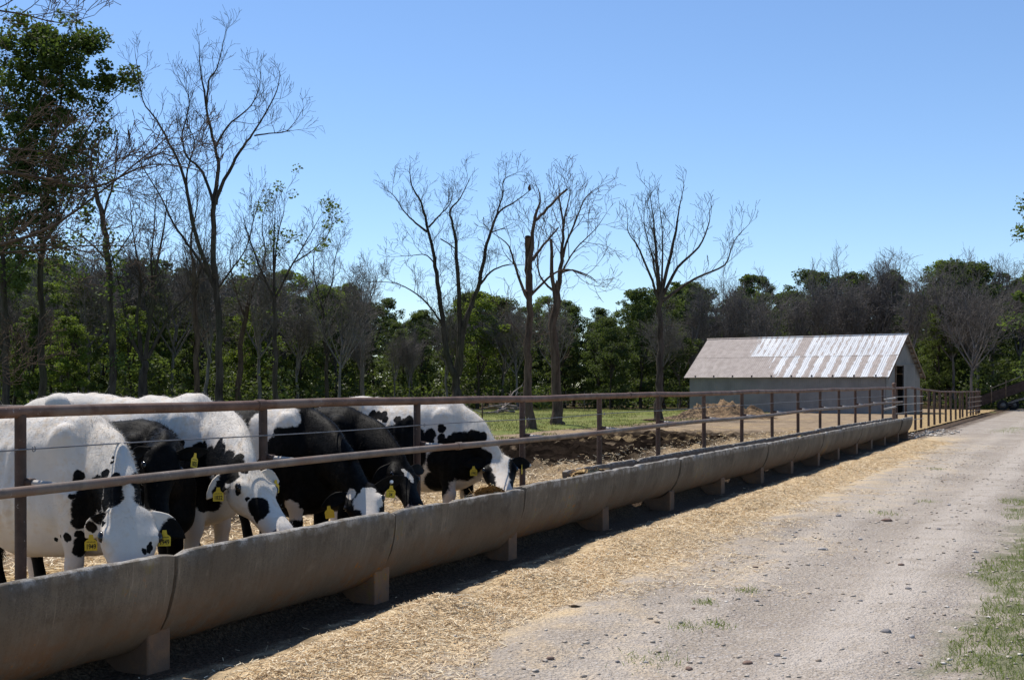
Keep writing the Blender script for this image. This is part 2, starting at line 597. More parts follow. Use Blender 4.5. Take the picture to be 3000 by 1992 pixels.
def blades(name, P, length, width, mat, lean=0.5, flat=False, label=None, cat=None):
    """thin leaf-shaped pieces: P (n,3) roots"""
    n = len(P)
    az = rs.rand(n) * 2 * np.pi
    L = length[0] + (length[1] - length[0]) * rs.rand(n) ** 1.5
    w = width * (0.6 + 0.8 * rs.rand(n))
    if flat:
        el = rs.normal(0.0, 0.24, n)
        D = np.stack([np.cos(az) * np.cos(el), np.sin(az) * np.cos(el), np.sin(el)], -1)
    else:
        ln = lean * rs.rand(n)
        D = np.stack([np.cos(az) * ln, np.sin(az) * ln, np.ones(n)], -1)
        D /= np.linalg.norm(D, axis=1)[:, None]
    Sd = np.cross(D, rs.normal(0, 1, (n, 3)) + (np.array([0, 0, 1.5]) if not flat else 0))
    if flat:
        Sd[:, 2] *= 0.3
    Sd /= np.linalg.norm(Sd, axis=1)[:, None] + 1e-9
    if flat:
        a = P - D * L[:, None] / 2; b = P + D * L[:, None] / 2
        V = np.stack([a - Sd * w[:, None], a + Sd * w[:, None], b + Sd * w[:, None], b - Sd * w[:, None]], 1).reshape(-1, 3)
        F = np.arange(4 * n).reshape(n, 4)
    else:
        bend = D.copy(); bend[:, :2] *= 1.6; bend /= np.linalg.norm(bend, axis=1)[:, None]
        mid = P + D * L[:, None] * 0.55
        tip = mid + bend * L[:, None] * 0.5
        V = np.stack([P - Sd * w[:, None], P + Sd * w[:, None], mid + Sd * w[:, None] * 0.7, mid - Sd * w[:, None] * 0.7, tip], 1).reshape(-1, 3)
        b = np.arange(n)[:, None] * 5
        F = np.concatenate([b + [0, 1, 2], b + [0, 2, 3], b + [3, 2, 4]])
    o = link(name, npmesh(name, V, F), mat)
    tag(o, label, cat, None, 'stuff')
    return o


def sp_world(s, p, z):
    return np.stack([-p * CA + s * SA, p * SA + s * CA, z], -1)


# straw along the track, thickest on the bank
n = 120000
s = 2.6 + 34 * rs.rand(n) ** 1.9
p = np.where(rs.rand(n) < 0.62, rs.normal(4.12, 0.34, n), 4.4 - np.abs(rs.normal(0, 1.15, n)))
p = np.clip(p, 1.2, 5.5)
keep = (fbm(s * 1.3, p * 1.3, 61) > (4.0 - p) * 0.16 - 0.10) | (p > 3.7)
keep &= ~((p > 4.55) & (rs.rand(n) < 0.85))
s, p = s[keep], p[keep]
blades('loose_straw', sp_world(s, p, road_h(s, p) + 0.004 + 0.010 * rs.rand(len(s))), (0.02, 0.09), 0.0021, M['straw'], flat=True,
       label='pale loose straw spilt along the gravel beside the trough', cat='straw')
n = 42000
s = 3.5 + 36 * rs.rand(n) ** 1.5
p = 5.8 + 3.9 * rs.rand(n) ** 1.3
blades('trampled_straw', sp_world(s, p, lot_h(s, p) + 0.012 + 0.02 * rs.rand(n)), (0.04, 0.14), 0.004, M['straw'], flat=True,
       label='trampled straw bedding on the ground behind the pipe fence', cat='straw')

# verge grass on the right of the track, and tufts
n = 110000
s = 1.5 + 20 * rs.rand(n) ** 1.9
p = 1.35 - 2.6 * rs.rand(n)
keep = fbm(s * 0.8, p * 0.8, 71) + 0.5 * fbm(s * 3, p * 3, 72) > (p - 0.72) * 0.55
s, p = s[keep], p[keep]
tufts = [(7.25, 2.56, .26), (8.3, 2.65, .16), (8.5, 2.45, .14), (9.86, 2.6, .12), (16.4, 2.5, .30), (18.5, 2.2, .2), (25.2, 2.8, .25), (46.5, 2.85, 1.3), (49.5, 2.6, 1.2), (57, 2.2, 1.6), (9.2, 2.75, .1)]
tS = [s]; tP = [p]
for (a, b, r_) in tufts:
    k = int(420 * max(r_, 0.2))
    tS.append(a + rs.normal(0, r_ * 0.5, k) * (2.0 if r_ > 1 else 1)); tP.append(b + rs.normal(0, r_ * (0.22 if r_ > 1 else 0.4), k))
s = np.concatenate(tS); p = np.concatenate(tP)
blades('verge_grass', sp_world(s, p, road_h(s, p) - 0.004), (0.02, 0.07), 0.0026, M['grass_blade'], lean=1.4,
       label='short green grass along the right edge of the gravel', cat='grass')

# pasture grass behind the lot
n = 70000
Y = 26 + 56 * rs.rand(n) ** 1.2
X = (rs.rand(n) * 1.05 - 0.55) * Y * 0.43 + 2
s, p = sp(X, Y)
keep = (p > 15.5 + 2.5 * fbm(s * 0.3, p * 0.3, 55)) & (fbm(X * 0.4, Y * 0.4, 75) > -0.09)
X, Y = X[keep], Y[keep]
s, p = sp(X, Y)
Z = np.where(p < 18, np.maximum(lot_h(s, p) - 0.25 * sstep(17.0, 19.4, p + 1.6 * fbm(s * .3, p * .3, 55)), pasture_h(X, Y)), pasture_h(X, Y))
blades('pasture_grass', np.stack([X, Y, Z - 0.01], -1), (0.04, 0.14), 0.010, M['pasture_blade'], lean=0.9,
       label='grazed green grass of the pasture behind the muddy lot', cat='grass')


# gravel: a few dozen stones one can pick out, and the rest as one mass
def rock_unit(seed, sub=1):
    bm = bmesh.new()
    r = random.Random(seed)
    for i in range(13 if sub == 1 else 26):
        d = Vector((r.gauss(0, 1), r.gauss(0, 1), r.gauss(0, 1))).normalized() * r.uniform(.75, 1.1)
        bm.verts.new((d.x * 1.25, d.y, d.z * .48))
    h = bmesh.ops.convex_hull(bm, input=bm.verts)
    bmesh.ops.delete(bm, geom=[v for v in bm.verts if not v.link_faces], context='VERTS')
    bm.verts.index_update()
    V = np.array([v.co[:] for v in bm.verts]); F = np.array([[q.index for q in f.verts] for f in bm.faces])
    bm.free()
    return V, F


m = Mat('stone_mix', 0.9, 0.2)
r_ = m.island()
c = m.mix(r_.step(0, 0.5), (0.30, 0.24, 0.185), (0.48, 0.41, 0.33))
m.color(m.mix(r_.step(0.6, 1), c, (0.64, 0.58, 0.50)))
M['gravel_stone'] = m.m
for nm, cc in (('stone_grey', (0.24, 0.22, 0.21)), ('stone_pale', (0.45, 0.41, 0.37)), ('stone_brown', (0.20, 0.135, 0.105))):
    plain(nm, cc, 0.9, 0.2, 0, 0.35, 14)
units = [rock_unit(i) for i in range(6)]
n = 15000
s = 2.5 + 34 * rs.rand(n) ** 1.9
p = -1.2 + 5.2 * rs.rand(n)
keep = (fbm(s * 0.7, p * 0.7, 81) > -0.05 - 0.1 * rs.rand(n)) & ((p < 3.2) | (rs.rand(n) < 0.3))
s, p = s[keep], p[keep]
sz = 0.0035 + 0.021 * rs.rand(len(s)) ** 5
P = sp_world(s, p, road_h(s, p) + sz * 0.25)
VV = []; FF = []; base = 0
for k in range(6):
    idx = np.arange(k, len(s), 6)
    V, F = units[k]
    az = rs.rand(len(idx)) * 6.28
    ca, sa = np.cos(az)[:, None], np.sin(az)[:, None]
    x_ = V[None, :, 0] * ca - V[None, :, 1] * sa; y_ = V[None, :, 0] * sa + V[None, :, 1] * ca
    z_ = np.repeat(V[None, :, 2], len(idx), 0)
    Q = np.stack([x_, y_, z_], -1) * sz[idx][:, None, None] + P[idx][:, None, :]
    VV.append(Q.reshape(-1, 3))
    FF.append((F[None] + (np.arange(len(idx)) * len(V))[:, None, None] + base).reshape(-1, 3)); base += len(idx) * len(V)
o = link('gravel', npmesh('gravel', np.concatenate(VV), np.concatenate(FF)), M['gravel_stone'])
tag(o, 'scattered small gravel on the dusty track', 'gravel', None, 'stuff')
rock_me = []
for k in range(5):
    V, F = rock_unit(40 + k, 2)
    for mn in ('stone_grey', 'stone_pale', 'stone_brown'):
        me = npmesh('stone', V, F); me.materials.append(M[mn]); rock_me.append((mn, me))
big_stones = [(2410, 1610, 30, 1), (2598, 1526, 34, 2), (2595, 1851, 36, 0), (2277, 1920, 30, 0), (2018, 1960, 30, 2), (2670, 1866, 28, 1), (2190, 1943, 34, 2),
              (2455, 1512, 24, 0), (2640, 1655, 24, 2), (2290, 1594, 16, 0), (2213, 1662, 18, 2), (2088, 1672, 18, 0), (2032, 1783, 16, 2), (2660, 1725, 22, 0), (2858, 1618, 26, 1),
              (1612, 1930, 30, 2), (1626, 1952, 16, 0), (1808, 1938, 20, 0), (1890, 1940, 22, 1), (2698, 1920, 18, 2), (2690, 1942, 20, 0), (2055, 1925, 22, 1), (2330, 1560, 16, 0), (2520, 1580, 18, 1), (2750, 1550, 18, 0), (2780, 1480, 16, 1), (1830, 1860, 16, 0), (1995, 1825, 18, 0), (2216, 1760, 18, 0), (2520, 1760, 18, 0)]
where = {0: 'grey', 1: 'pale', 2: 'reddish brown'}
for i, (px, py, w_, ci) in enumerate(big_stones):
    Y = 3500 * (EYE + 0.05) / (py - 1128)
    for _ in range(4):
        q = at(px, py, Y); s_, p_ = sp(q.x, q.y)
        Y = 3500 * (EYE - float(road_h(s_, p_))) / (py - 1128)
    q = at(px, py, Y); s_, p_ = sp(q.x, q.y)
    r0 = w_ * Y / 3500 / 2.4
    o = link('stone', rock_me[(i % 5) * 3 + ci][1])
    o.location = (q.x, q.y, float(road_h(s_, p_)) + r0 * 0.22)
    o.scale = (r0, r0, r0 * (0.7 + 0.5 * rs.rand())); o.rotation_euler = (0, 0, rs.rand() * 6)
    tag(o, '%s loose stone lying on the gravel track %s' % (where[ci], 'at the bottom edge' if py > 1880 else 'in its near middle' if py > 1700 else 'farther along' if py > 1560 else 'far along near the bend'), 'stone', 'larger %s stones lying on the track' % where[ci])
# two dark dung pats on the track
for (px, py, lab) in ((1683, 1778, 'dark dung pat where the straw meets the gravel'),):
    Y = 3500 * (EYE + 0.02) / (py - 1128); q = at(px, py, Y); s_, p_ = sp(q.x, q.y)
    V, F = rock_unit(77, 2)
    me = npmesh('dung', V, F, True); o = link('dung_pat', me, plain('dung', (0.06, 0.04, 0.022), 0.9, 0.2))
    o.location = (q.x, q.y, float(road_h(s_, p_)) + 0.008); o.scale = (0.04, 0.03, 0.022)
    tag(o, lab, 'dung')

# ================================================================ FEED TROUGH
SEAMS = [3.15, 5.63, 8.17, 10.60, 13.07, 15.53, 18.02, 20.43, 22.80, 25.12, 27.32, 29.65, 31.88, 34.13, 36.45, 38.70]
PC, HW, TOP, BOT = 5.34, 0.34, 0.70, 0.18
THICK = 0.068


def lip_z(s): return float(np.interp(s, [3, 6, 13, 40], [-0.02, -0.015, 0.0, 0.03]))


def trough_profile(rear_top=0.665):
    pts = []
    n = 18
    for i in range(n + 1):                      # outer, front lip to rear lip
        a = math.pi * i / n
        pp_ = PC - HW * math.cos(a)
        top = TOP + (rear_top - TOP) * i / n
        pts.append((pp_, top - (TOP - BOT) * math.sin(a) ** 0.92))
    rear = [(PC + HW - 0.008, rear_top + .007), (PC + HW - THICK + 0.012, rear_top + .007)]
    inner = []
    for i in range(n + 1):
        a = math.pi * (1 - i / n)
        pp_ = PC - (HW - THICK) * math.cos(a)
        top = TOP - 0.01 + (rear_top - .01 - TOP) * (1 - i / n)
        inner.append((pp_, top - (TOP - BOT - THICK) * math.sin(a) ** 0.92))
    front = [(PC - HW + THICK - 0.014, 0.708), (PC - HW + 0.012, 0.708)]
    return pts + rear + inner + front


PROF_A, PROF_LOW = trough_profile(), trough_profile(0.50)
where_t = ['nearest the camera, cut off by the left edge', 'second from the left, with the first cracked joint', 'third from the left, below the black cattle', 'fourth from the left, beside the rightmost cow',
           'fifth from the left, first past the cattle', 'sixth from the left', 'seventh from the left', 'eighth from the left', 'ninth from the left', 'seventh from the far end', 'sixth from the far end', 'fifth from the far end', 'fourth from the far end',
           'third from the far end', 'next to the far end', 'at the far end of the row']
where_t = where_t[:len(SEAMS) - 2] + [where_t[-1]]
nseg = len(SEAMS) - 1
for k in range(nseg):
    s0, s1 = SEAMS[k] + 0.013, SEAMS[k + 1] - 0.013
    rr = random.Random(100 + k)
    dz, dy, tilt = rr.uniform(-.012, .012), rr.uniform(-.012, .012), rr.uniform(-.006, .006)
    ns = 26
    PROF = PROF_LOW if k < 3 else (trough_profile(0.575) if k == 3 else PROF_A)          # the near sections have a lower rear wall
    rings = []
    for i in range(ns + 1):
        t = i / ns
        s_ = s0 + (s1 - s0) * t
        z0 = lip_z((s0 + s1) / 2) + dz + tilt * (t - 0.5) * 2
        edge = min(t, 1 - t) * (s1 - s0)
        ring = []
        for j, (p_, z_) in enumerate(PROF):
            q = Vector((s_, p_, z_))
            nz = mnoise.noise(q * 3.0 + Vector((k * 9.1, 0, 0))) * 0.008 + mnoise.noise(q * 13 + Vector((k * 3.1, 5, 0))) * 0.004
            lipf = 1.0 if z_ > 0.64 else 0.0
            chip = max(0.0, mnoise.noise(Vector((s_ * 7, j * .2, k * 3.3))) - 0.15) * 0.035 * lipf
            near = max(0.0, 1 - edge / 0.05) * lipf * (0.016 + 0.045 * max(0, mnoise.noise(Vector((k * 7.7, t * 3, 2)))))
            ends = (mnoise.noise(Vector((j * .9, k * 4.1, t * 2))) * 0.011 if i in (0, ns) else 0.0)
            ring.append((s_ - SEAMS[k] + ends, p_ + dy + nz, z_ + z0 + nz - chip - near))
        rings.append(ring)
    mb = MB().loft(rings)
    o = empty('feed_trough', W(SEAMS[k], 0), RZ)
    sh = mb.build('shell', M['concrete'], o, angle=50)
    tag(o, 'round-bottomed concrete feed trough section, ' + where_t[k], 'trough', 'concrete feed trough sections in a row')
    # hay and chopped feed lying in this section
    g = 40; gp = 9
    S_ = np.linspace(0.02, s1 - s0 - 0.02, g); U = np.linspace(-1, 1, gp)
    SS, UU = np.meshgrid(S_, U, indexing='ij')
    ssw = SS + s0
    hh = 0.47 + 0.22 * fbm(ssw * 1.1, UU * 1.0, 91) + 0.05 * fbm(ssw * 7, UU * 5, 92)
    for (hs, amt) in ((9.9, .16), (10.6, .22), (7.2, .20), (8.1, .22), (8.9, .20), (12.7, .12), (13.2, .26), (14.1, .10), (20.4, .10), (24.6, .15), (25.6, .14), (27.0, .18), (22.8, .1)):
        hh = hh + amt * np.exp(-((ssw - hs) / 0.22) ** 2)
    hh = np.clip(hh, 0.3, 0.735) - 0.10 * UU ** 2
    if k < 3: hh = np.minimum(hh, 0.60 - 0.09 * UU)
    half = (HW - THICK) * np.sqrt(np.clip(1 - ((TOP - hh) / (TOP - BOT - THICK)) ** 2.1, 0.05, 1)) * 0.97
    half = np.minimum(half, HW - THICK - 0.006)
    V = np.stack([SS + 0.009, PC + UU * half, hh], -1).reshape(-1, 3)
    i = np.arange(g - 1)[:, None] * gp + np.arange(gp - 1)[None, :]
    F = np.stack([i, i + gp, i + gp + 1, i + 1], -1).reshape(-1, 4)
    fo = link('feed', npmesh('feed', V, F, True), plain('feed_bed', (0.36, 0.25, 0.12), 0.95, 0.1, 0, 0.5, 40) if 'feed_bed' not in M else M['feed_bed'])
    fo.location = o.location; fo.rotation_euler = (0, 0, RZ)
    # loose stalks on the feed
    nn = int(2600 * (1 if k < 6 else 0.35))
    si = rs.randint(0, g, nn); ui = rs.randint(0, gp, nn)
    Pq = V.reshape(g, gp, 3)[si, ui] + rs.normal(0, 0.018, (nn, 3)) * [1.6, 0.9, 0.35] + [0, 0, 0.006]
    az = rs.rand(nn) * 6.283; el = rs.normal(0, .3, nn); L = 0.02 + 0.055 * rs.rand(nn) ** 2
    D = np.stack([np.cos(az) * np.cos(el), np.sin(az) * np.cos(el) * 0.7, np.sin(el)], -1) * L[:, None]
    Sd = np.stack([-np.sin(az), np.cos(az), rs.normal(0, .4, nn)], -1) * 0.0026
    VV = np.stack([Pq - D - Sd, Pq - D + Sd, Pq + D + Sd, Pq + D - Sd], 1).reshape(-1, 3)
    st = link('stalks', npmesh('stalks', VV, np.arange(4 * nn).reshape(nn, 4)), M['feed_straw'], fo)
    tag(fo, 'chopped hay feed heaped in the trough section ' + where_t[k], 'feed', 'hay feed lying in the trough', 'stuff')

# support blocks under the joints
for k in range(1, nseg + 1):
    sc_ = SEAMS[k] if k < nseg else SEAMS[k] - 0.14
    rr = random.Random(300 + k)
    hwid = rr.uniform(.092, .11)
    p0 = PC - HW + rr.uniform(.11, .14)
    g0 = float(slope(sc_)) - 0.15
    z0 = lip_z(sc_)
    poly = [(p0, g0)]
    for i in range(13):
        p_ = p0 + 0.004 + (PC + 0.22 - p0) * i / 12
        u_ = (p_ - PC) / HW
        z_ = TOP - (TOP - BOT) * max(0.0, 1 - u_ * u_) ** 0.46 + z0 - 0.016
        if i == 0:
            poly.append((p0 - 0.0, z_ - 0.012))
        poly.append((p_ + 0.012, z_))
    poly.append((PC + 0.235, g0))
    rings = []
    for t in (-1, -0.93, 0.93, 1):
        sx = sc_ + hwid * t
        ins = 0.008 if abs(t) == 1 else 0.0
        rings.append([(sx, a + (ins if j < 2 else 0) + mnoise.noise(Vector((sx * 9, a * 9, b * 9))) * .006, b - (ins * 0.8 if b > g0 else 0)) for j, (a, b) in enumerate(poly)])
    mb = MB().loft(rings)
    mb.v = [(a - sc_, b, c_) for a, b, c_ in mb.v]
    o = mb.build('support_block', M['block'])
    o.location = W(sc_, 0); o.rotation_euler = (0, 0, RZ)
    wl = ['at the nearest joint, lower left', 'second from the left', 'third from the left', 'fourth from the left', 'fifth from the left', 'sixth from the left', 'seventh from the left', 'eighth from the left', 'seventh from the far end', 'sixth from the far end', 'fifth from the far end', 'fourth from the far end', 'third from the far end', 'next to the far end', 'at the far end of the trough']
    tag(o, 'concrete support block under the trough joint ' + wl[k - 1], 'block', 'support blocks under the trough')

# ================================================================ PIPE FENCE
fence = empty('pipe_fence', (0, 0, 0), RZ)
tag(fence, 'rusty steel pipe fence with posts and two rails behind the feed trough', 'fence')
PF, PL = 5.76, 5.50
S_END = 5.14 + 2.33 * 15
POST_S = [5.14 + 2.33 * k for k in range(-1, 15)]


def rail_z(s):
    z = np.interp(s, [0, 5, 13, 40, 44.5, 48, 52, 58, 66, 74], [1.545, 1.545, 1.55, 1.60, 1.60, 1.52, 1.44, 1.39, 1.35, 1.33])
    return float(z + 0.006 * math.sin(s * 0.9) + 0.003 * math.sin(s * 2.3 + 1))


def low_z(s): return float(np.interp(s, [0, 13, 40], [1.09, 1.115, 1.17]) + 0.010 * math.sin(s * 0.7 + 2))


def rail(name, s0, s1, zf, p_, r_, mat, joints):
    cuts = [s0] + [j for j in joints if s0 < j < s1] + [s1]
    for a, b in zip(cuts[:-1], cuts[1:]):
        n_ = max(3, int((b - a) / 0.4))
        pts = [(a + (b - a) * i / n_ , p_, zf(a + (b - a) * i / n_)) for i in range(n_ + 1)]
        MB().tube(pts, r_, 14).build(name, mat, fence, angle=40)
    for j in cuts[1:-1]:
        MB().tube([(j - .05, p_, zf(j)), (j - .045, p_, zf(j)), (j + .045, p_, zf(j)), (j + .05, p_, zf(j))], [r_ + .002, r_ + .007, r_ + .007, r_ + .002], 14).build('coupling', mat, fence, angle=40)


rail('top_rail', 1.6, 73.0, rail_z, PF, 0.037, M['rust_red'], [7.42, 15.6, 22.6, 29.8, 37.0, 44.4, 51, 57, 63, 69])
rail('lower_rail', 1.6, S_END + 0.05, low_z, PL, 0.031, M['rust_grey'], [4.35, 10.15, 16.4, 22.2, 28.4, 34.2])
post_me = MB().tube([(0, 0, -0.25), (0, 0, 1.0)], 0.034, 14).mesh('post', True)
post_me.set_sharp_from_angle(angle=R(40)); post_me.materials.append(M['rust_dark'])
br_me = MB().tube([(0, 0, 0), (0, PL - PF + 0.0, -0.012)], 0.020, 10).mesh('bracket', True); br_me.materials.append(M['pale_pipe'])
wd_me = MB().tube([(0, 0, -0.02), (0, -0.085, -0.022)], 0.027, 10).mesh('weld_sleeve', True); wd_me.materials.append(M['rust_dark'])
clip = MB()
clip.tube([(0.012 * math.cos(a) + 0.052, -0.03, 0.016 * math.sin(a)) for a in np.linspace(0, 6.28, 13)], 0.0032, 6)
clip_me = clip.mesh('wire_clip', True); clip_me.materials.append(M['wire'])
WZ = 1.318


def wire_z(s): return float(np.interp(s, [0, 13, 40], [1.31, 1.32, 1.37]) + 0.006 * math.sin(s * 1.35))


for s_ in POST_S:
    o = link('post', post_me, None, fence); o.location = (s_, PF, 0); o.scale = (1, 1, (rail_z(s_) - 0.02)); o.rotation_euler = (random.uniform(-.006, .006), random.uniform(-.006, .006), random.random() * 6)
    o = link('bracket', br_me, None, fence); o.location = (s_ + 0.02, PF, low_z(s_) + 0.026)
    o = link('weld_sleeve', wd_me, None, fence); o.location = (s_ + 0.02, PF, low_z(s_) + 0.046)
    o = link('wire_clip', clip_me, None, fence); o.location = (s_, PF - 0.02, wire_z(s_))
MB().tube([(s_, PF - 0.05, wire_z(s_)) for s_ in np.arange(1.6, S_END, 0.6)], 0.0048, 6).build('wire', M['wire'], fence, True)
# the thick capped corner post and the stockade beyond it
MB().tube([(S_END, PF, -.2), (S_END, PF, 1.70), (S_END, PF, 1.705), (S_END, PF, 1.735), (S_END, PF, 1.765), (S_END, PF, 1.785)], [.058, .058, .066, .068, .05, .012], 14).build('corner_post', M['rust_red'], fence, angle=40)
for z_ in (1.27, 0.98):
    MB().tube([(S_END - 2.3, PF - .05, z_ - .02), (S_END - 0.02, PF - .05, z_ + .02)], 0.032, 8).build('short_rail', M['pale_pipe'], fence, True)
for s_ in (40.84, 42.8, 45.0, 47.1, 49.2, 51.1, 53.2, 55.15, 57.1, 59.2, 61.1, 63.1, 64.9, 66.8, 68.6, 70.2, 71.6, 72.9):
    o = link('post', post_me, None, fence); o.location = (s_, PF + random.uniform(-.04, .04), 0)
    o.scale = (1.35, 1.35, rail_z(s_) - 0.015); o.rotation_euler = (random.uniform(-.02, .02), random.uniform(-.02, .02), random.random() * 6)
for z_ in (0.45, 0.74, 1.02, 1.28):
    MB().tube([(S_END, PF - .05, z_ + .04), (45, PF - .05, z_ + .02), (47.2, PF - .05, z_)], 0.011, 6).build('rod', M['pale_pipe'], fence, True)
for z_ in (0.30, 0.55, 0.80, 1.05):
    MB().tube([(65.0, PF - .06, z_), (73, PF - .06, z_)], 0.028, 6).build('rod', M['rust_grey'], fence, True)

# rubble heap where the trough ends
units2 = [rock_unit(60 + i, 1) for i in range(4)]
VV = []; FF = []; base = 0
for k in range(240):
    V, F = units2[k % 4]
    a, b = 41.5 + rs.normal(0, 1.6) + 3.0 * rs.rand(), 4.9 + rs.normal(0, .35)
    if a < 38.9: continue
    r0 = 0.02 + 0.06 * rs.rand() ** 3
    q = W(a, b, float(road_h(np.array(a), np.array(b))) + r0 * .3)
    VV.append(V * r0 + np.array(q)); FF.append(F + base); base += len(V)
o = link('rubble', npmesh('rubble', np.concatenate(VV), np.concatenate(FF)), M['gravel_stone'])
tag(o, 'grey broken rubble heaped past the far trough end', 'rubble', None, 'stuff')

# ================================================================ BARN
BB = R(37); BL, BW, BH, BR = 12.2, 5.7, 2.34, 4.55
barn = empty('metal_barn', (10.9, 73.3, 0.0), -BB)
tag(barn, 'long low corrugated metal barn with a rust streaked gable roof', 'barn')
RISE = BR - BH; HALF = BW / 2; OV = 0.28; PITCH = math.atan2(RISE, HALF)

# roof sheet material, in the barn's own measures
m = Mat('roof_sheet', 0.42, 0.5)
co = m.coords(barn)
x, y, z = m.xyz(co)
n1 = m.noise(co, 3.2, 4, 0.6); n2 = m.noise(m.coords(barn, (5.5, 1.2, 1.2)), 1.0, 4, 0.6); n3 = m.noise(co, 16, 3); nb = m.noise(co, 0.8, 3)
wx = x + (n1 - 0.5) * 0.42 + (n3 - 0.5) * 0.15
stripe = (wx / 0.762 + 0.28).frac()
lowrow = y.step(1.34, 1.32)
lower = (stripe.step(0.46, 0.5)).inv()
lower = lower.max((x + (n2 - 0.5) * 3.0 + (y - 0.6) * 0.5).step(5.5, 5.1))
upper = (((wx / 0.381 + 0.1).frac() - 0.5).abs() * 2.0 + (n3 - .5) * .8).step(0.50, 0.85) * (n1 + (n2 - 0.5) * 0.9).step(0.36, 0.52)
upper = upper.max((x + (n2 - 0.5) * 1.8 + (n1 - 0.5) * .6).step(3.5, 3.2))
upper = upper.max(x.step(6.15, 6.18) * (x + (n2 - .5) * .3).step(6.84, 6.80))
rust = lower * lowrow + upper * lowrow.inv()
tin = m.mix(nb.step(0.3, 0.7), (0.40, 0.415, 0.44), (0.50, 0.515, 0.54))
rc = m.mix(n1.step(0.3, 0.7), (0.315, 0.262, 0.230), (0.415, 0.352, 0.312))
rc = m.mix((n2).step(0.55, 0.75) * 0.6, rc, (0.48, 0.40, 0.36))
m.color(m.mix(rust, tin, rc))
m.rough(rust * 0.22 + 0.62)
m.metal(rust.inv() * 0.08)
M['roof'] = m.m


def corr_sheet(x0, x1, path, amp, pitch, name, mat, parent):
    """corrugated sheet: ribs run along path (two (y,z) points); waves across x"""
    nx = max(4, int((x1 - x0) / pitch * 4))
    (ya, za), (yb, zb) = path
    d = Vector((0, yb - ya, zb - za)).normalized(); nrm = Vector((0, -d.z, d.y))
    V = []; F = []
    for i in range(nx + 1):
        xx = x0 + (x1 - x0) * i / nx
        o_ = amp * math.cos(2 * math.pi * xx / pitch)
        for (yy, zz) in ((ya, za), (yb, zb)):
            for th in (0.0, -0.004):
                V.append((xx, yy + nrm.y * (o_ + th), zz + nrm.z * (o_ + th)))
    for i in range(nx):
        a = i * 4; b = a + 4
        F += [(a, b, b + 2, a + 2), (a + 1, a + 3, b + 3, b + 1), (a, a + 1, b + 1, b), (a + 2, b + 2, b + 3, a + 3)]
    mb = MB(); mb.add(V, F)
    return mb.build(name, mat, parent, angle=45)


roof = link('roof', MB().tube([(-.3, HALF, BR + .045), (BL + .3, HALF, BR + .045)], 0.05, 8).mesh('roof', True), M['roof'], barn)   # ridge cap
npan = 17; x0 = -0.25; pw = (BL + 0.5) / npan
sl = math.tan(PITCH)
for side in (0, 1):
    for row in (0, 1):
        for k in range(npan):
            ya, yb = (-OV, 1.33) if row == 0 else (1.27, HALF - 0.01)
            lift = 0.03 + (0.012 if row else 0) + (0.004 if k % 2 else 0) + random.uniform(0, .006)
            pa = (ya, BH + ya * sl + lift); pb = (yb, BH + yb * sl + lift)
            if side:
                pa, pb = (BW - pa[0], pa[1]), (BW - pb[0], pb[1])
                pa, pb = pb, pa
            corr_sheet(x0 + k * pw, x0 + (k + 1) * pw + 0.012, (pa, pb), 0.009, 0.127, 'roof_panel', M['roof'], roof)
wall_f = empty('front_wall'); wall_f.parent = barn
for k in range(4):
    corr_sheet(k * BL / 4, (k + 1) * BL / 4 - 0.004, ((0.0 - 0.004 * (k % 2), -0.1), (0.0 - 0.004 * (k % 2), BH)), 0.008, 0.127, 'wall_panel', M['barn_wall'], wall_f)
corr_sheet(0, BL, ((BW, -0.1), (BW, BH)), 0.008, 0.127, 'back_wall', M['barn_wall'], barn)
plain('old_timber', (0.17, 0.12, 0.085), 0.9, 0.1)
for k in range(10):
    xx = 0.5 + k * (BL - 1.0) / 9
    MB().box(xx - .025, xx + .025, -OV + .02, 0.0, BH - .13 - OV * sl * .3, BH - .06).build('rafter_tail', M['old_timber'], barn)
# gable walls: right one with a tall doorway
DX0, DX1, DZ = 1.55, 2.75, 2.78


def gable(xw, door, name):
    g = empty(name); g.parent = barn
    ys = [0, DX0, DX1, BW] if door else [0, HALF, BW]
    for a, b in zip(ys[:-1], ys[1:]):
        zb = DZ if (door and abs(a - DX0) < 1e-6) else -0.1
        n_ = max(2, int((b - a) / 0.032))
        V = []; F = []
        for i in range(n_ + 1):
            yy = a + (b - a) * i / n_
            o_ = 0.008 * math.cos(2 * math.pi * yy / 0.127)
            zt = BH + (RISE * (1 - abs(yy - HALF) / HALF)) + 0.015
            V += [(xw + o_, yy, zb), (xw + o_, yy, zt), (xw + o_ - .004, yy, zb), (xw + o_ - .004, yy, zt)]
        for i in range(n_):
            q = i * 4
            F += [(q, q + 4, q + 5, q + 1), (q + 2, q + 3, q + 7, q + 6)]
        mb = MB(); mb.add(V, F); mb.build('wall_panel', M['barn_wall'], g, True)
    return g


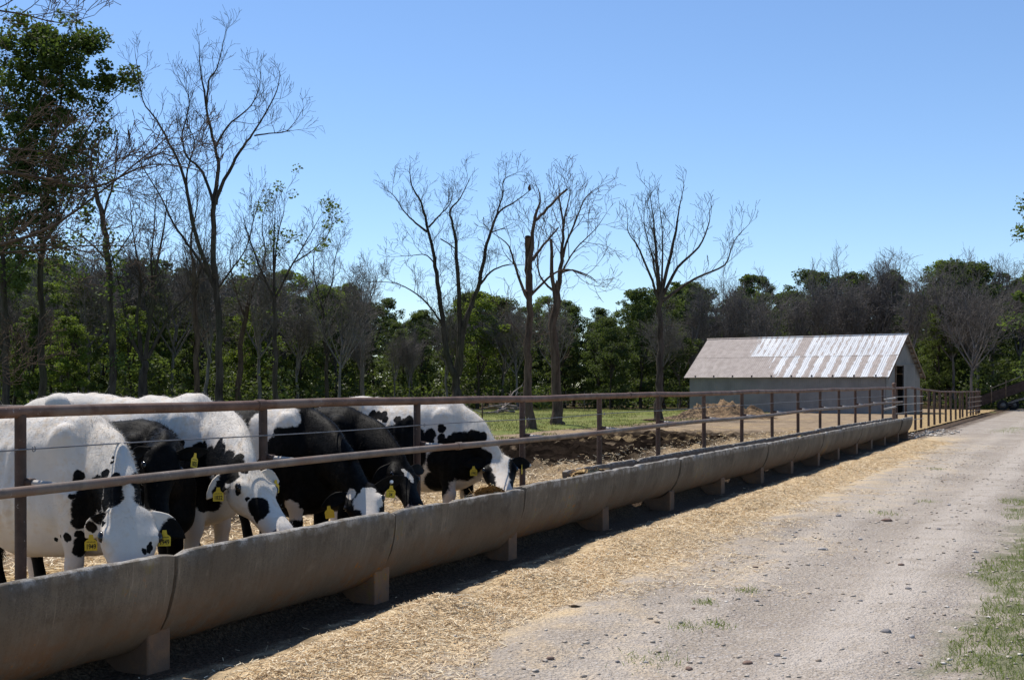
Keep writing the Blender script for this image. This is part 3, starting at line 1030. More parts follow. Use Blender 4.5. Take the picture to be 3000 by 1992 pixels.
gable(BL, True, 'gable_wall'); gable(0.0, False, 'gable_wall')
MB().box(BL + .02, BL + .07, DX0 - .06, BW - .5, DZ + .04, DZ + .11).build('door_track', M['barn_wall'], barn)
MB().box(BL + .015, BL + .05, DX0 - .10, DX0, -.05, DZ).build('door_jamb', M['old_timber'], barn)
MB().box(BL + .03, BL + .06, DX1, DX1 + 1.9, 0.05, DZ + .03).build('sliding_door', M['barn_wall'], barn)
for s_ in (-1, 1):      # barge boards and purlin ends under the overhang
    for xx in (BL + 0.22, -0.22):
        y0_, y1_ = (-OV, HALF) if s_ < 0 else (HALF, BW + OV)
        zz0 = BH - OV * sl; a, b = (zz0, BR) if s_ < 0 else (BR, zz0)
        MB().add([], []) if False else None
        mb = MB()
        mb.add([(xx, y0_, a - .13), (xx, y1_, b - .13), (xx, y1_, b), (xx, y0_, a), (xx + .03, y0_, a - .13), (xx + .03, y1_, b - .13), (xx + .03, y1_, b), (xx + .03, y0_, a)],
               [(0, 1, 2, 3), (7, 6, 5, 4), (0, 4, 5, 1), (3, 2, 6, 7), (0, 3, 7, 4), (1, 5, 6, 2)])
        mb.build('barge_board', M['old_timber'], barn)
for k in range(9):
    yy = BW + OV - 0.1 - k * 0.36
    zz = BH + (BW - yy) * sl if yy > HALF else BH + yy * sl
    MB().box(BL - .05, BL + .21, yy - .04, yy + .04, zz - .10, zz - .02).build('purlin_end', M['old_timber'], barn)
for z_ in (0.5, 0.9, 1.3, 1.62, 1.85):
    MB().box(BL - 1.2, BL - 1.15, DX0 - .4, DX1 - .2, z_ - .045, z_ + .045).build('inner_rail', M['pale_pipe'], barn)

# ---------------------------------------------------------------- manure heap in front of the barn
hc = at(2105, 1222, 58); hs = sp(hc.x, hc.y)
n_ = 70
V = []
for i in range(n_ + 1):
    for j in range(n_ + 1):
        a = (i / n_ * 2 - 1); b = (j / n_ * 2 - 1)
        q = Vector((a * 3.4, b * 2.2, 0))
        d = math.sqrt(min(1, a * a + b * b))
        h = 0.66 * math.exp(-((a - .15) / .34) ** 2 - (b / .55) ** 2) + 0.46 * math.exp(-((a + .28) / .33) ** 2 - (b / .5) ** 2) + 0.27 * math.exp(-((a - .55) / .22) ** 2 - (b / .5) ** 2)
        h += (0.18 * mnoise.noise(q * 1.3) + 0.20 * mnoise.noise(q * 3.4) + 0.16 * mnoise.noise(q * 8)) * (1 - d ** 4) * (0.25 + min(1, h * 2))
        h *= (1 - d ** 6)
        V.append((q.x, q.y, h - 0.05))
F = [(i * (n_ + 1) + j, (i + 1) * (n_ + 1) + j, (i + 1) * (n_ + 1) + j + 1, i * (n_ + 1) + j + 1) for i in range(n_) for j in range(n_)]
mb = MB(); mb.add(V, F)
m = Mat('manure', 0.95, 0.1)
co = m.coords(); x, y, z = m.xyz(co)
n1 = m.noise(co, 1.1, 4); n2 = m.noise(co, 9, 4)
c = m.mix((x + (n1 - .5) * 3).step(-1.3, 0.3), (0.045, 0.033, 0.024), (0.20, 0.13, 0.075))
c = m.mix(n2.step(0.4, 0.7), c, (0.32, 0.22, 0.125)); c = m.mix(n1.step(0.5, 0.66) * .7, c, (0.035, 0.025, 0.018))
m.color(c); m.bump(n2, 0.9, 0.06); M['manure'] = m.m
o = mb.build('manure_heap', M['manure'], None, True)
o.location = (hc.x, hc.y, float(slope(hs[0])) + .06); o.rotation_euler = (0, 0, R(-20))
tag(o, 'brown heap of manure and straw in front of the barn wall', 'manure heap')

# ---------------------------------------------------------------- hay elevator at the right edge
ex = at(2888, 1196, 80); ez = 0.0
el = empty('hay_elevator', (ex.x, ex.y, 0.0), R(-14))
tag(el, 'dark brown wheeled farm elevator chute rising to the right edge', 'farm elevator')
plain('elevator_paint', (0.062, 0.040, 0.032), 0.8, 0.2); plain('tyre', (0.022, 0.021, 0.021), 0.9, 0.2); plain('rim', (0.14, 0.125, 0.115), 0.6, 0.3)


def beam(mb, a, b, w_, h_):
    a = Vector(a); b = Vector(b); t = (b - a).normalized(); sd = t.cross(Vector((0, 0, 1))).normalized() * w_ / 2; up = sd.cross(t).normalized() * h_ / 2
    mb.add([a - sd - up, a + sd - up, a + sd + up, a - sd + up, b - sd - up, b + sd - up, b + sd + up, b - sd + up],
           [(0, 1, 2, 3), (7, 6, 5, 4), (0, 4, 5, 1), (1, 5, 6, 2), (2, 6, 7, 3), (3, 7, 4, 0)])


for y_ in (-0.35, 0.35):
    mb = MB(); beam(mb, (-0.9, y_, 0.42), (7.5, y_, 3.6), 0.05, 0.62); mb.build('chute_side', M['elevator_paint'], el)
mb = MB(); beam(mb, (-0.9, 0, 0.22), (7.5, 0, 3.4), 0.66, 0.05); mb.build('chute_floor', M['elevator_paint'], el)
for y_ in (-0.55, 0.55):
    mb = MB(); beam(mb, (0.9, y_, 0.35), (4.6, y_, 1.55), 0.07, 0.07); mb.build('undercarriage_bar', M['deadwood'], el)
for (xw, yw) in ((0.95, -0.75), (1.85, 0.75)):
    w = empty('wheel', (xw, yw, 0.36)); w.parent = el
    prof = [(0.20, -.09), (0.30, -.10), (0.35, -.07), (0.36, 0), (0.35, .07), (0.30, .10), (0.20, .09)]
    mb = MB(); rings = []
    for i in range(24):
        a = 2 * math.pi * i / 24; rings.append([(r_ * math.cos(a), yy, r_ * math.sin(a)) for r_, yy in prof])
    rings.append(rings[0]); mb.loft(rings, False); mb.build('tyre', M['tyre'], w, True)
    mb = MB(); rings = []
    for r_, yy in ((.21, -.08), (.19, -.05), (.08, -.05), (.06, -.09), (.001, -.09)):
        rings.append([(r_ * math.cos(a), yy, r_ * math.sin(a)) for a in np.linspace(0, 2 * math.pi, 20, endpoint=False)])
    mb.loft(rings, True); mb.build('rim', M['rim'], w, True)
MB().tube([(0.95, -.75, .36), (1.85, .75, .36)], .04, 8).build('axle', M['elevator_paint'], el, True)
for x_ in (0.3, 1.2, 3.2):
    MB().tube([(x_, -.4, 0.4 + x_ * .36), (x_, -.4, 1.55 + x_ * .42)], 0.035, 6).build('upright', M['old_timber'], el, True)
MB().tube([(0.2, -.4, 1.45), (5.5, -.4, 3.7)], .03, 6).build('brace_rail', M['deadwood'], el, True)
MB().tube([(3.2, -.45, -0.05), (3.2, -.45, 1.9)], .035, 6).build('leg', M['rust_dark'], el, True)
MB().tube([(3.2, .45, -0.05), (3.2, .45, 1.9)], .035, 6).build('leg', M['rust_dark'], el, True)

# pipe pens behind the elevator and past the barn
pen = empty('cattle_pen', (0, 0, 0)); tag(pen, 'thin rail cattle pen fence beyond the barn and elevator', 'fence')
pa = at(2700, 1188, 88); pb = at(3050, 1188, 92)
for t in np.linspace(0, 1, 10):
    q = pa.lerp(pb, t); MB().tube([(q.x, q.y, -.1), (q.x, q.y, 1.5)], .04, 6).build('post', M['rust_dark'], pen, True)
for z_ in (0.55, 0.95, 1.42):
    MB().tube([(pa.x, pa.y, z_), (pb.x, pb.y, z_)], 0.03, 6).build('rail', M['rust_grey'], pen, True)

# ---------------------------------------------------------------- wire fences in the pasture
wf = empty('wire_fence'); tag(wf, 'wire fence on thin steel posts along the far edge of the pasture', 'fence')
fa, fb = at(1180, 1190, 86), at(2040, 1186, 84)
for t in np.linspace(0, 1, 17):
    q = fa.lerp(fb, t); h0 = float(ground_h(q.x, q.y))
    MB().tube([(q.x, q.y, h0 - .1), (q.x + random.uniform(-.05, .05), q.y, h0 + 1.25)], .03, 5).build('post', M['rust_dark'] if random.random() < .6 else M['deadwood'], wf, True)
for z_ in (0.35, 0.65, 0.95, 1.18):
    MB().tube([(fa.x, fa.y, z_), (fb.x, fb.y, z_)], 0.008, 4).build('wire', M['wire'], wf, True)
wf = empty('wire_fence'); tag(wf, 'short line of steel posts and wire behind the rightmost cow', 'fence')
pts = [at(1413, 1237, 54), at(1375, 1219, 64), at(1345, 1207, 74)]
for q in pts:
    h0 = float(ground_h(q.x, q.y)); MB().tube([(q.x, q.y, h0 - .1), (q.x, q.y, h0 + 1.05)], .032, 5).build('post', M['rust_dark'], wf, True)
for z_ in (.45, .85):
    MB().tube([(q.x, q.y, z_ + .02) for q in pts], .008, 4).build('wire', M['wire'], wf, True)

# ================================================================ TREES
class Twigs:
    """collects branch polylines and turns them into tubes, batch by batch"""

    def __init__(self, seed):
        self.r = random.Random(seed); self.lines = {}; self.tips = []; self.nodes = []

    def line(self, pts, rad, sides):
        self.lines.setdefault((len(pts), sides), []).append((pts, rad))

    def mesh(self, name):
        VV = []; F = []; base = 0
        for (n, k), items in self.lines.items():
            P = np.array([[tuple(q) for q in it[0]] for it in items]); Rr = np.array([it[1] for it in items])
            T = np.gradient(P, axis=1); T /= np.linalg.norm(T, axis=2, keepdims=True) + 1e-9
            od = np.abs(P[:, -1] - P[:, 0]); ref = np.eye(3)[np.argmin(od, axis=1)][:, None, :]
            U = np.cross(T, np.broadcast_to(ref, T.shape)); U /= np.linalg.norm(U, axis=2, keepdims=True) + 1e-9
            Wv = np.cross(T, U)
            a = np.arange(k) * 2 * np.pi / k
            ring = P[:, :, None, :] + (U[:, :, None, :] * np.cos(a)[None, None, :, None] + Wv[:, :, None, :] * np.sin(a)[None, None, :, None]) * Rr[:, :, None, None]
            N = len(items)
            VV.append(ring.reshape(-1, 3))
            i = (np.arange(N)[:, None, None] * n + np.arange(n - 1)[None, :, None]) * k
            j = np.arange(k)[None, None, :]; j2 = (j + 1) % k
            F.append((np.stack([i + j, i + j2, i + k + j2, i + k + j], -1)).reshape(-1, 4) + base)
            base += N * n * k
        return npmesh(name, np.concatenate(VV), np.concatenate(F), True)

    def spawn(self, pts, rad, level, maxlevel, dens, up, reach, t0=0.2):
        """child branches along a polyline"""
        r = self.r
        if level > maxlevel: return
        seg = [(pts[i + 1] - pts[i]).length for i in range(len(pts) - 1)]
        L = sum(seg)
        n = max(2, int(L * dens[level] + r.random()))
        for k in range(n):
            t = t0 + (1 - t0) * (k + r.random()) / n
            if t > 0.995: t = 0.995
            d = t * L; i = 0
            while i < len(seg) - 1 and d > seg[i]: d -= seg[i]; i += 1
            f = min(1, d / max(seg[i], 1e-6))
            q = pts[i].lerp(pts[i + 1], f); rr = rad[i] + (rad[i + 1] - rad[i]) * f
            tan = (pts[i + 1] - pts[i]).normalized()
            side = tan.cross(Vector((r.gauss(0, 1), r.gauss(0, 1), r.gauss(0, .6)))).normalized()
            ang = R(r.uniform(24, 58))
            dv = (tan * math.cos(ang) + side * math.sin(ang) + Vector((0, 0, up))).normalized()
            ln = reach[level] * r.uniform(0.55, 1.25) * (1.15 - 0.55 * t)
            r0 = min(rr * 0.62, max(ln * 0.011, 0.011))
            self.branch(q, dv, ln, r0, level, maxlevel, dens, up, reach)

    def branch(self, q, dv, ln, r0, level, maxlevel, dens, up, reach):
        r = self.r
        n = 6 if level <= 2 else (4 if level == 3 else 3)
        pts = [q]; rad = [r0]
        wob = 0.20 if level <= 2 else 0.26
        for i in range(1, n):
            dv = (dv + Vector((r.gauss(0, wob), r.gauss(0, wob), r.gauss(0, wob) + up * 0.35))).normalized()
            q = q + dv * (ln / (n - 1))
            pts.append(q); rad.append(max(r0 * (1 - 0.80 * i / (n - 1)), 0.008))
        self.line(pts, rad, 5 if level <= 2 else 3)
        self.tips.append((pts[-1], level)); self.nodes.append((pts[len(pts) // 2], level))
        self.spawn(pts, rad, level + 1, maxlevel, dens, up, reach)

    def limb(self, pts, rad, sides=9, sub=3):
        """a limb from a coarse path, smoothed and roughened"""
        out = []; ro = []
        n = len(pts)
        for i in range(n - 1):
            p0 = pts[max(i - 1, 0)]; p1 = pts[i]; p2 = pts[i + 1]; p3 = pts[min(i + 2, n - 1)]
            for k in range(sub):
                t = k / sub
                q = 0.5 * ((2 * p1) + (p2 - p0) * t + (2 * p0 - 5 * p1 + 4 * p2 - p3) * t * t + (3 * p1 - p0 - 3 * p2 + p3) * t ** 3)
                rr = rad[i] + (rad[i + 1] - rad[i]) * t
                q = q + Vector((self.r.gauss(0, 1), self.r.gauss(0, 1), self.r.gauss(0, .4))) * min(0.05, rr * 0.3, 0.16 * (p2 - p1).length / sub)
                out.append(q); ro.append(rr)
        out.append(pts[-1]); ro.append(rad[-1])
        self.line(out, ro, sides)
        return out, ro


def leaf_mesh(name, C, Rd, N, size, seed, squash=0.8):
    """C list of clump centres, Rd radii, N leaves each: folded leaf pieces"""
    g = np.random.RandomState(seed)
    P = []
    for c, r_, n in zip(C, Rd, N):
        d = g.normal(0, 1, (n, 3)); d /= np.linalg.norm(d, axis=1)[:, None]
        rad = r_ * (0.35 + 0.75 * g.rand(n) ** 0.6)
        P.append(np.array(c) + d * rad[:, None] * [1, 1, squash])
    P = np.concatenate(P); n = len(P)
    a = g.normal(0, 1, (n, 3)); a[:, 2] *= 0.6; a /= np.linalg.norm(a, axis=1)[:, None]
    b = np.cross(a, g.normal(0, 1, (n, 3)) + [0, 0, 1.0]); b /= np.linalg.norm(b, axis=1)[:, None]
    L = size * (0.6 + 0.8 * g.rand(n))[:, None]
    w = L * 0.36
    nrm = np.cross(a, b)
    V = np.stack([P - a * L * .5, P - b * w + nrm * w * .3, P + a * L * .5, P + b * w + nrm * w * .3], 1).reshape(-1, 3)
    return npmesh(name, V, np.arange(4 * n).reshape(n, 4))


def px_limb(base, Y, path, dep, rng, s=1.0):
    out = []
    for i, (px, py) in enumerate(path):
        q = at(px, py, Y)
        out.append(Vector((q.x - base.x, dep * (i / max(1, len(path) - 1)) * 1.0 + rng.gauss(0, .12), q.z)))
    return out


def bare_tree(px, py, Y, trunk, limbs, r0, label, name='bare_tree', mat='bark_dark', seed=1, twig=1.0, group='bare trees standing between the lot and the wood',
              leaves=None, up=0.22, broken=(), dens=None, reach=None, maxl=4):
    r0 *= 0.68; lscale = 0.74
    base = at(px, py, Y); base.z = float(ground_h(base.x, base.y)) - 0.05
    rng = random.Random(seed)
    root = empty(name, base)
    T = Twigs(seed)
    tp = []
    for i, (a, b) in enumerate(trunk):
        q = at(a, b, Y); tp.append(Vector((q.x - base.x, 0, q.z - base.z)))
    tp[0] = Vector((0, 0, -0.1))
    nT = len(tp)
    tr = [r0 * (1.0 - 0.42 * i / (nT - 1)) for i in range(nT)]
    fl = tp[0].lerp(tp[1], min(0.5, 0.45 / max(0.5, tp[1].length)))      # root flare
    tp = [tp[0], fl] + tp[1:]; tr = [r0 * 1.75, r0 * 1.08] + tr[1:]
    out, ro = T.limb(tp, tr, 12, 4)
    dens = dens or [0, 0.6 * twig, 1.9 * twig, 3.3 * twig, 4.8 * twig]
    reach = reach or [0, 2.6, 1.8, 0.95, 0.55]
    T.spawn(out, ro, 3, maxl, dens, up, [0, 0, 0, 1.1, .6], 0.35)
    for k, lm in enumerate(limbs):
        path, rs_, re_, dep = lm[0], lm[1] * lscale, lm[2] * lscale, lm[3]
        pts = []
        for i, (a, b) in enumerate(path):
            q = at(a, b, Y)
            jg = (rng.gauss(0, .05) if 0 < i and k not in broken else 0)
            pts.append(Vector((q.x - base.x + jg, dep * i / (len(path) - 1) + (rng.gauss(0, .15) if i else 0), q.z - base.z + jg * .8)))
            if i and i < len(path) - 1 and Y < 40:
                pts[-1] += Vector((0, 0, rng.gauss(0, .22)))
        rr = [rs_ + (re_ - rs_) * (i / (len(pts) - 1)) ** 0.8 for i in range(len(pts))]
        o_, r_ = T.limb(pts, rr, 8, 4)
        if k in broken:
            T.spawn(o_, r_, 4, maxl, [d * .3 for d in dens], up, reach, 0.3)
        else:
            T.spawn(o_, r_, 2, maxl, dens, up, reach, 0.18)
            T.tips.append((o_[-1], 2))
            T.branch(o_[-1], (o_[-1] - o_[-2]).normalized(), .6, r_[-1], 3, maxl, dens, up, reach)
    link('trunk', T.mesh(name), M[mat], root)
    if leaves:
        lm, frac, nl, sz = leaves
        C = [q for q, l in T.tips if rng.random() < frac]
        if C:
            link('leaves', leaf_mesh('leaves', C, [0.35] * len(C), [nl] * len(C), sz, seed), M[lm], root)
    tag(root, label, 'tree', group)
    return root, T


# --- the tall bare tree at upper left
bare_tree(646, 1193, 60, [(646, 1193), (644, 1080), (641, 956), (630, 765), (627, 597)],
          [([(627, 597), (635, 490), (627, 421), (604, 321), (585, 252), (579, 184), (574, 118)], .16, .02, .4),
           ([(604, 321), (616, 245), (643, 207), (666, 153), (677, 104)], .08, .015, -.8),
           ([(627, 600), (673, 505), (719, 436), (757, 383), (811, 295), (834, 237)], .15, .02, -.8),
           ([(745, 398), (790, 392), (834, 375), (860, 345), (880, 306)], .06, .012, .9),
           ([(633, 430), (658, 367), (711, 314), (745, 250), (748, 165)], .09, .015, 1.6),
           ([(628, 610), (589, 497), (547, 451), (528, 383), (538, 291), (500, 205)], .12, .015, 1.4),
           ([(632, 850), (574, 689), (551, 551), (520, 451), (474, 367), (436, 306), (420, 190)], .17, .018, -1.2),
           ([(628, 830), (551, 734), (497, 650), (451, 566), (382, 459), (350, 405)], .12, .015, 1.8),
           ([(560, 620), (545, 520), (560, 420), (545, 330), (555, 240)], .08, .012, 1.0),
           ([(636, 850), (681, 796), (727, 734), (760, 650), (775, 590)], .08, .012, -1.5)],
          0.31, 'tallest bare tree, forking high against the sky at left', seed=3, twig=.88, reach=[0, 2.6, 1.7, 1.0, .6])
# --- gnarled many-stemmed tree to its left
bare_tree(418, 1150, 56, [(418, 1170), (420, 1105), (424, 1060)],
          [([(424, 1062), (405, 950), (412, 830), (395, 720), (367, 590)], .17, .02, .5),
           ([(426, 1055), (440, 930), (467, 765), (492, 660), (505, 580)], .16, .02, -.6),
           ([(430, 1050), (497, 918), (551, 849), (580, 790), (600, 700)], .13, .015, .7),
           ([(420, 1060), (380, 960), (350, 850), (330, 740), (300, 640)], .12, .015, -.5),
           ([(422, 1060), (436, 900), (440, 760), (430, 640), (450, 560)], .13, .015, 1.0)],
          0.36, 'gnarled bare tree with many upright stems left of the tallest bare tree', seed=5, mat='bark_dark', twig=1.1)
# --- thin straight twin trunk behind
bare_tree(578, 1180, 66, [(578, 1190), (576, 1000), (572, 860), (566, 770)],
          [([(566, 775), (560, 700), (575, 600), (565, 520)], .11, .012, .5), ([(572, 880), (590, 790), (604, 700), (610, 620)], .08, .01, -.4), ([(570, 830), (545, 760), (530, 690)], .06, .01, .6)],
          0.24, 'straight slim bare tree just left of the tallest trunk', seed=6, mat='bark_brown', twig=.9)
# --- pale leaning trunk right of the tall tree
bare_tree(695, 1180, 70, [(695, 1190), (702, 1080), (712, 960), (735, 850)],
          [([(735, 850), (770, 760), (760, 660), (775, 590)], .1, .012, .4), ([(718, 930), (690, 850), (680, 760), (700, 680)], .08, .01, -.5)],
          0.27, 'leaning bare tree right of the tallest trunk', seed=8, mat='bark_brown', twig=.9)
# --- bare tree with a few leaves
bare_tree(811, 1180, 62, [(811, 1193), (808, 1040), (803, 900), (803, 864)],
          [([(803, 864), (803, 734), (795, 660), (800, 605)], .11, .012, .4), ([(803, 800), (815, 700), (840, 620), (835, 600)], .07, .01, -.6),
           ([(805, 880), (849, 788), (895, 704), (933, 627)], .10, .012, .6), ([(803, 880), (765, 765), (735, 680), (720, 625)], .09, .012, -.6), ([(860, 770), (905, 740), (960, 690), (975, 640)], .06, .01, .3)],
          0.21, 'bare tree with a few leaf tufts, second tallest at left', seed=9, mat='bark_dark', leaves=('leaf_mid', 0.03, 18, 0.16))
bare_tree(962, 1185, 72, [(962, 1190), (955, 1050), (945, 903)],
          [([(945, 905), (925, 820), (920, 740), (935, 690)], .08, .01, .3), ([(947, 905), (975, 830), (985, 760), (1000, 700)], .08, .01, -.3), ([(946, 930), (905, 860), (890, 800)], .06, .01, .4)],
          0.18, 'small bare tree in front of the wood above the black cattle', seed=10, twig=1.1)
bare_tree(1063, 1185, 76, [(1063, 1190), (1062, 1050), (1065, 920)],
          [([(1065, 920), (1060, 850), (1070, 780)], .09, .01, .4), ([(1065, 930), (1100, 850), (1110, 790)], .08, .01, -.3), ([(1064, 950), (1030, 870), (1020, 800)], .07, .01, .4)],
          0.2, 'slim bare tree left of the three-stemmed tree', seed=11, mat='bark_grey', twig=1.2)
# --- the three-stemmed tree
bare_tree(1336, 1209, 71, [(1336, 1209), (1335, 1150), (1334, 1090)],
          [([(1328, 1100), (1308, 1005), (1286, 857), (1270, 758), (1253, 675), (1234, 593), (1209, 538), (1195, 490)], .27, .02, .5),
           ([(1252, 680), (1215, 655), (1182, 626), (1149, 576), (1128, 560)], .10, .012, -.7),
           ([(1254, 665), (1286, 631), (1314, 592), (1325, 545)], .09, .012, .8),
           ([(1272, 770), (1240, 752), (1200, 752), (1150, 755)], .06, .012, -.4),
           ([(1338, 1100), (1347, 950), (1341, 785), (1330, 686), (1322, 620), (1352, 587), (1380, 527)], .24, .018, -.9),
           ([(1342, 1100), (1363, 950), (1396, 851), (1418, 758), (1440, 675), (1462, 620), (1512, 587), (1556, 556)], .26, .022, .2),
           ([(1448, 650), (1468, 576), (1479, 520), (1518, 498)], .09, .012, .8),
           ([(1300, 960), (1286, 928), (1237, 879), (1165, 835), (1077, 832)], .12, .015, -1.0),
           ([(1402, 838), (1440, 796), (1480, 782), (1517, 780)], .11, .02, -1.0),
           ([(1440, 680), (1480, 660), (1510, 640)], .06, .012, 1.2),
           ([(1290, 700), (1330, 730), (1338, 760)], .05, .04, .2)],
          0.50, 'large bare tree with three main stems left of the broken trunk', seed=12, twig=1.0, mat='bark_dark')
# --- broken trunk with stub
bare_tree(1556, 1250, 46, [(1556, 1250), (1545, 1115), (1548, 1000), (1550, 895), (1550, 790)],
          [([(1550, 860), (1550, 790), (1548, 745), (1546, 695)], .20, .15, .05),
           ([(1552, 790), (1572, 648), (1578, 600), (1581, 554)], .13, .02, -.4),
           ([(1572, 645), (1594, 620), (1616, 598), (1645, 565), (1663, 549)], .08, .055, .3),
           ([(1553, 770), (1594, 714), (1638, 659)], .09, .04, .7),
           ([(1546, 880), (1512, 785), (1484, 730), (1451, 692)], .09, .015, -.5),
           ([(1553, 870), (1605, 813), (1649, 791), (1700, 800), (1750, 822)], .08, .012, .5),
           ([(1549, 1000), (1500, 950), (1450, 925)], .03, .008, -.4)],
          0.25, 'broken-topped dead tree with a snapped stub, nearest the lot', name='dead_tree', seed=14, mat='bark_brown', twig=.62, broken=(0, 2, 3))
bare_tree(1633, 1242, 51, [(1633, 1242), (1630, 1100), (1625, 912), (1638, 824)],
          [([(1628, 900), (1616, 790), (1614, 703)], .14, .08, -.3), ([(1638, 830), (1647, 741), (1650, 660), (1636, 593), (1628, 540)], .14, .015, .4),
           ([(1645, 760), (1660, 714), (1690, 640), (1715, 582), (1750, 556)], .09, .012, -.5), ([(1650, 665), (1665, 590), (1675, 545)], .06, .01, .5),
           ([(1640, 800), (1680, 790), (1732, 807), (1755, 825)], .07, .012, .5), ([(1640, 810), (1690, 730), (1740, 680), (1765, 640)], .06, .01, -.8), ([(1630, 860), (1590, 800), (1575, 720), (1590, 640)], .08, .01, .6)],
          0.33, 'thick bare tree right of the broken trunk', seed=15, mat='bark_brown', twig=.95, broken=(0,))
bare_tree(1930, 1231, 56, [(1930, 1231), (1932, 1090), (1933, 950), (1933, 873)],
          [([(1930, 880), (1892, 758), (1860, 720), (1837, 686), (1835, 640)], .09, .012, -.5), ([(1932, 880), (1919, 730), (1916, 648), (1908, 545)], .14, .012, .5),
           ([(1930, 860), (1905, 770), (1895, 660), (1880, 600)], .08, .01, -.9), ([(1935, 870), (1974, 703), (1991, 620), (2005, 545)], .13, .012, .5),
           ([(1938, 875), (1991, 780), (2046, 725), (2070, 660), (2086, 605)], .12, .012, -.3), ([(1940, 880), (2035, 818), (2117, 780), (2150, 708), (2192, 660)], .10, .012, .2), ([(1935, 900), (1950, 760), (1950, 660), (1935, 580)], .09, .01, 1.0)],
          0.27, 'vase-shaped bare tree standing left of the barn', seed=17, mat='bark_dark', twig=.85, up=.28, reach=[0, 2.6, 1.5, .9, .55])
# --- dead limbs reaching in from the left edge
bare_tree(-260, 1420, 27, [(-260, 1420), (-250, 1000), (-240, 700), (-230, 500), (-220, 100)],
          [([(-235, 640), (-60, 520), (115, 540), (230, 528), (413, 510), (540, 470)], .08, .012, 1.5), ([(-235, 700), (-50, 735), (115, 655), (245, 590), (380, 480), (470, 390)], .08, .012, .5),
           ([(-240, 760), (0, 720), (170, 720), (330, 700)], .05, .010, 2.0), ([(-220, 160), (-60, 45), (40, 18), (150, 32), (262, 25)], .05, .008, .3), ([(-240, 500), (-80, 430), (60, 455), (160, 440)], .05, .008, 1.0),
           ([(-240, 1080), (-80, 1050), (20, 1040), (80, 1010)], .04, .008, .6)],
          0.2, 'bare grey limbs reaching in from the left edge', seed=20, mat='bark_brown', twig=1.35, up=.12, group=None, reach=[0, 1.6, 1.7, .9, .4])


# --- leafy trees that stand out
def leafy(px, py, Y, trunk, limbs, r0, clumps, nl, size, lm, label, seed, mat='bark_dark', name='oak_tree', group=None):
    root, T = bare_tree(px, py, Y, trunk, limbs, r0, label, name=name, seed=seed, mat=mat, twig=.75, group=group)
    base = root.location
    g = random.Random(seed)
    C = []; Rd = []; N = []
    for (a, b, r_, dens) in clumps:
        k = max(3, int((r_ / 28) ** 2 * 1.6))
        for i in range(k):
            th = g.random() * 6.283; rr = r_ * math.sqrt(g.random())
            q = at(a + rr * math.cos(th), b + rr * math.sin(th), Y)
            C.append((q.x - base.x, g.gauss(0, r_ * Y / 3500 * .55), q.z - base.z)); Rd.append(g.uniform(.35, .85)); N.append(int(nl * dens * g.uniform(.6, 1.3)))
    root['category'] = 'tree'
    for c in root.children: pass
    link('crown', leaf_mesh('crown', C, Rd, N, size, seed), M[lm], root)
    return root


leafy(125, 1140, 62, [(125, 1150), (122, 1000), (118, 820), (130, 640), (150, 450)],
      [([(150, 455), (170, 300), (180, 170), (190, 70)], .14, .02, .4), ([(135, 620), (90, 450), (60, 300), (40, 180)], .12, .02, -.8), ([(140, 560), (220, 430), (290, 320), (350, 260)], .11, .015, .6),
       ([(120, 760), (60, 660), (0, 560)], .09, .015, .5), ([(125, 720), (190, 620), (240, 520), (300, 430)], .1, .015, -.6)],
      0.27, [(190, 130, 90, 1), (90, 150, 75, 1), (30, 210, 85, 1), (240, 190, 65, 1), (140, 270, 100, 1), (40, 350, 95, 1), (200, 330, 70, .8), (110, 430, 95, .9), (330, 215, 38, .9), (385, 240, 26, 1), (300, 260, 30, .8), (20, 490, 80, .9), (170, 520, 70, .7),
             (80, 590, 80, .7), (20, 650, 60, .7), (235, 420, 45, .5), (150, 640, 55, .5), (265, 330, 35, .5), (60, 90, 40, 1), (260, 120, 40, 1), (130, 190, 80, 1), (60, 700, 70, .8), (140, 740, 60, .6), (30, 800, 60, .8), (200, 600, 60, .6), (100, 520, 80, .8), (230, 500, 50, .5), (180, 430, 60, .7), (270, 400, 40, .5)], 175, .18, 'leaf_oak', 'tall dense leafy oak at the upper left corner', 21)
leafy(335, 1150, 54, [(335, 1165), (325, 950), (312, 760), (300, 640), (280, 560)],
      [([(282, 565), (262, 460), (275, 380), (262, 330)], .09, .012, .5), ([(300, 640), (340, 540), (350, 450), (345, 380)], .08, .012, -.5), ([(312, 760), (250, 690), (190, 660)], .07, .012, .4), ([(315, 780), (370, 700), (400, 640)], .07, .012, .4)],
      0.25, [(300, 700, 45, .35), (330, 830, 28, .5), (345, 950, 22, .5), (240, 720, 50, .35), (280, 560, 50, .3), (200, 790, 50, .5), (350, 1060, 22, .6), (250, 640, 40, .3), (310, 480, 40, .2), (330, 760, 26, .5)], 90, .16, 'leaf_mid',
      'dark leaning tree with sparse leaves up its trunk, left', 22, name='leafy_tree')
leafy(22, 1180, 58, [(22, 1190), (18, 1000), (10, 820), (0, 640)], [([(2, 660), (-40, 520), (-30, 400)], .1, .02, .4), ([(12, 840), (60, 760), (90, 700)], .06, .01, .4)],
      0.26, [(0, 760, 70, .7), (40, 830, 50, .7), (-20, 640, 70, .8)], 100, .17, 'leaf_mid', 'dark straight trunk with leaves at the left edge', 23, name='leafy_tree')
leafy(3085, 1170, 66, [(3085, 1180), (3080, 950), (3078, 760)], [([(3078, 770), (3070, 680), (3075, 560)], .1, .02, .3), ([(3080, 900), (3040, 800), (3020, 720)], .08, .02, .3)],
      0.22, [(3070, 600, 55, 1), (3060, 720, 65, 1), (3040, 850, 60, 1), (3050, 960, 70, 1), (3075, 540, 30, 1), (3050, 1060, 60, 1)], 110, .2, 'leaf_mid', 'leafy tree cut off by the right edge above the elevator', 24, name='leafy_tree')


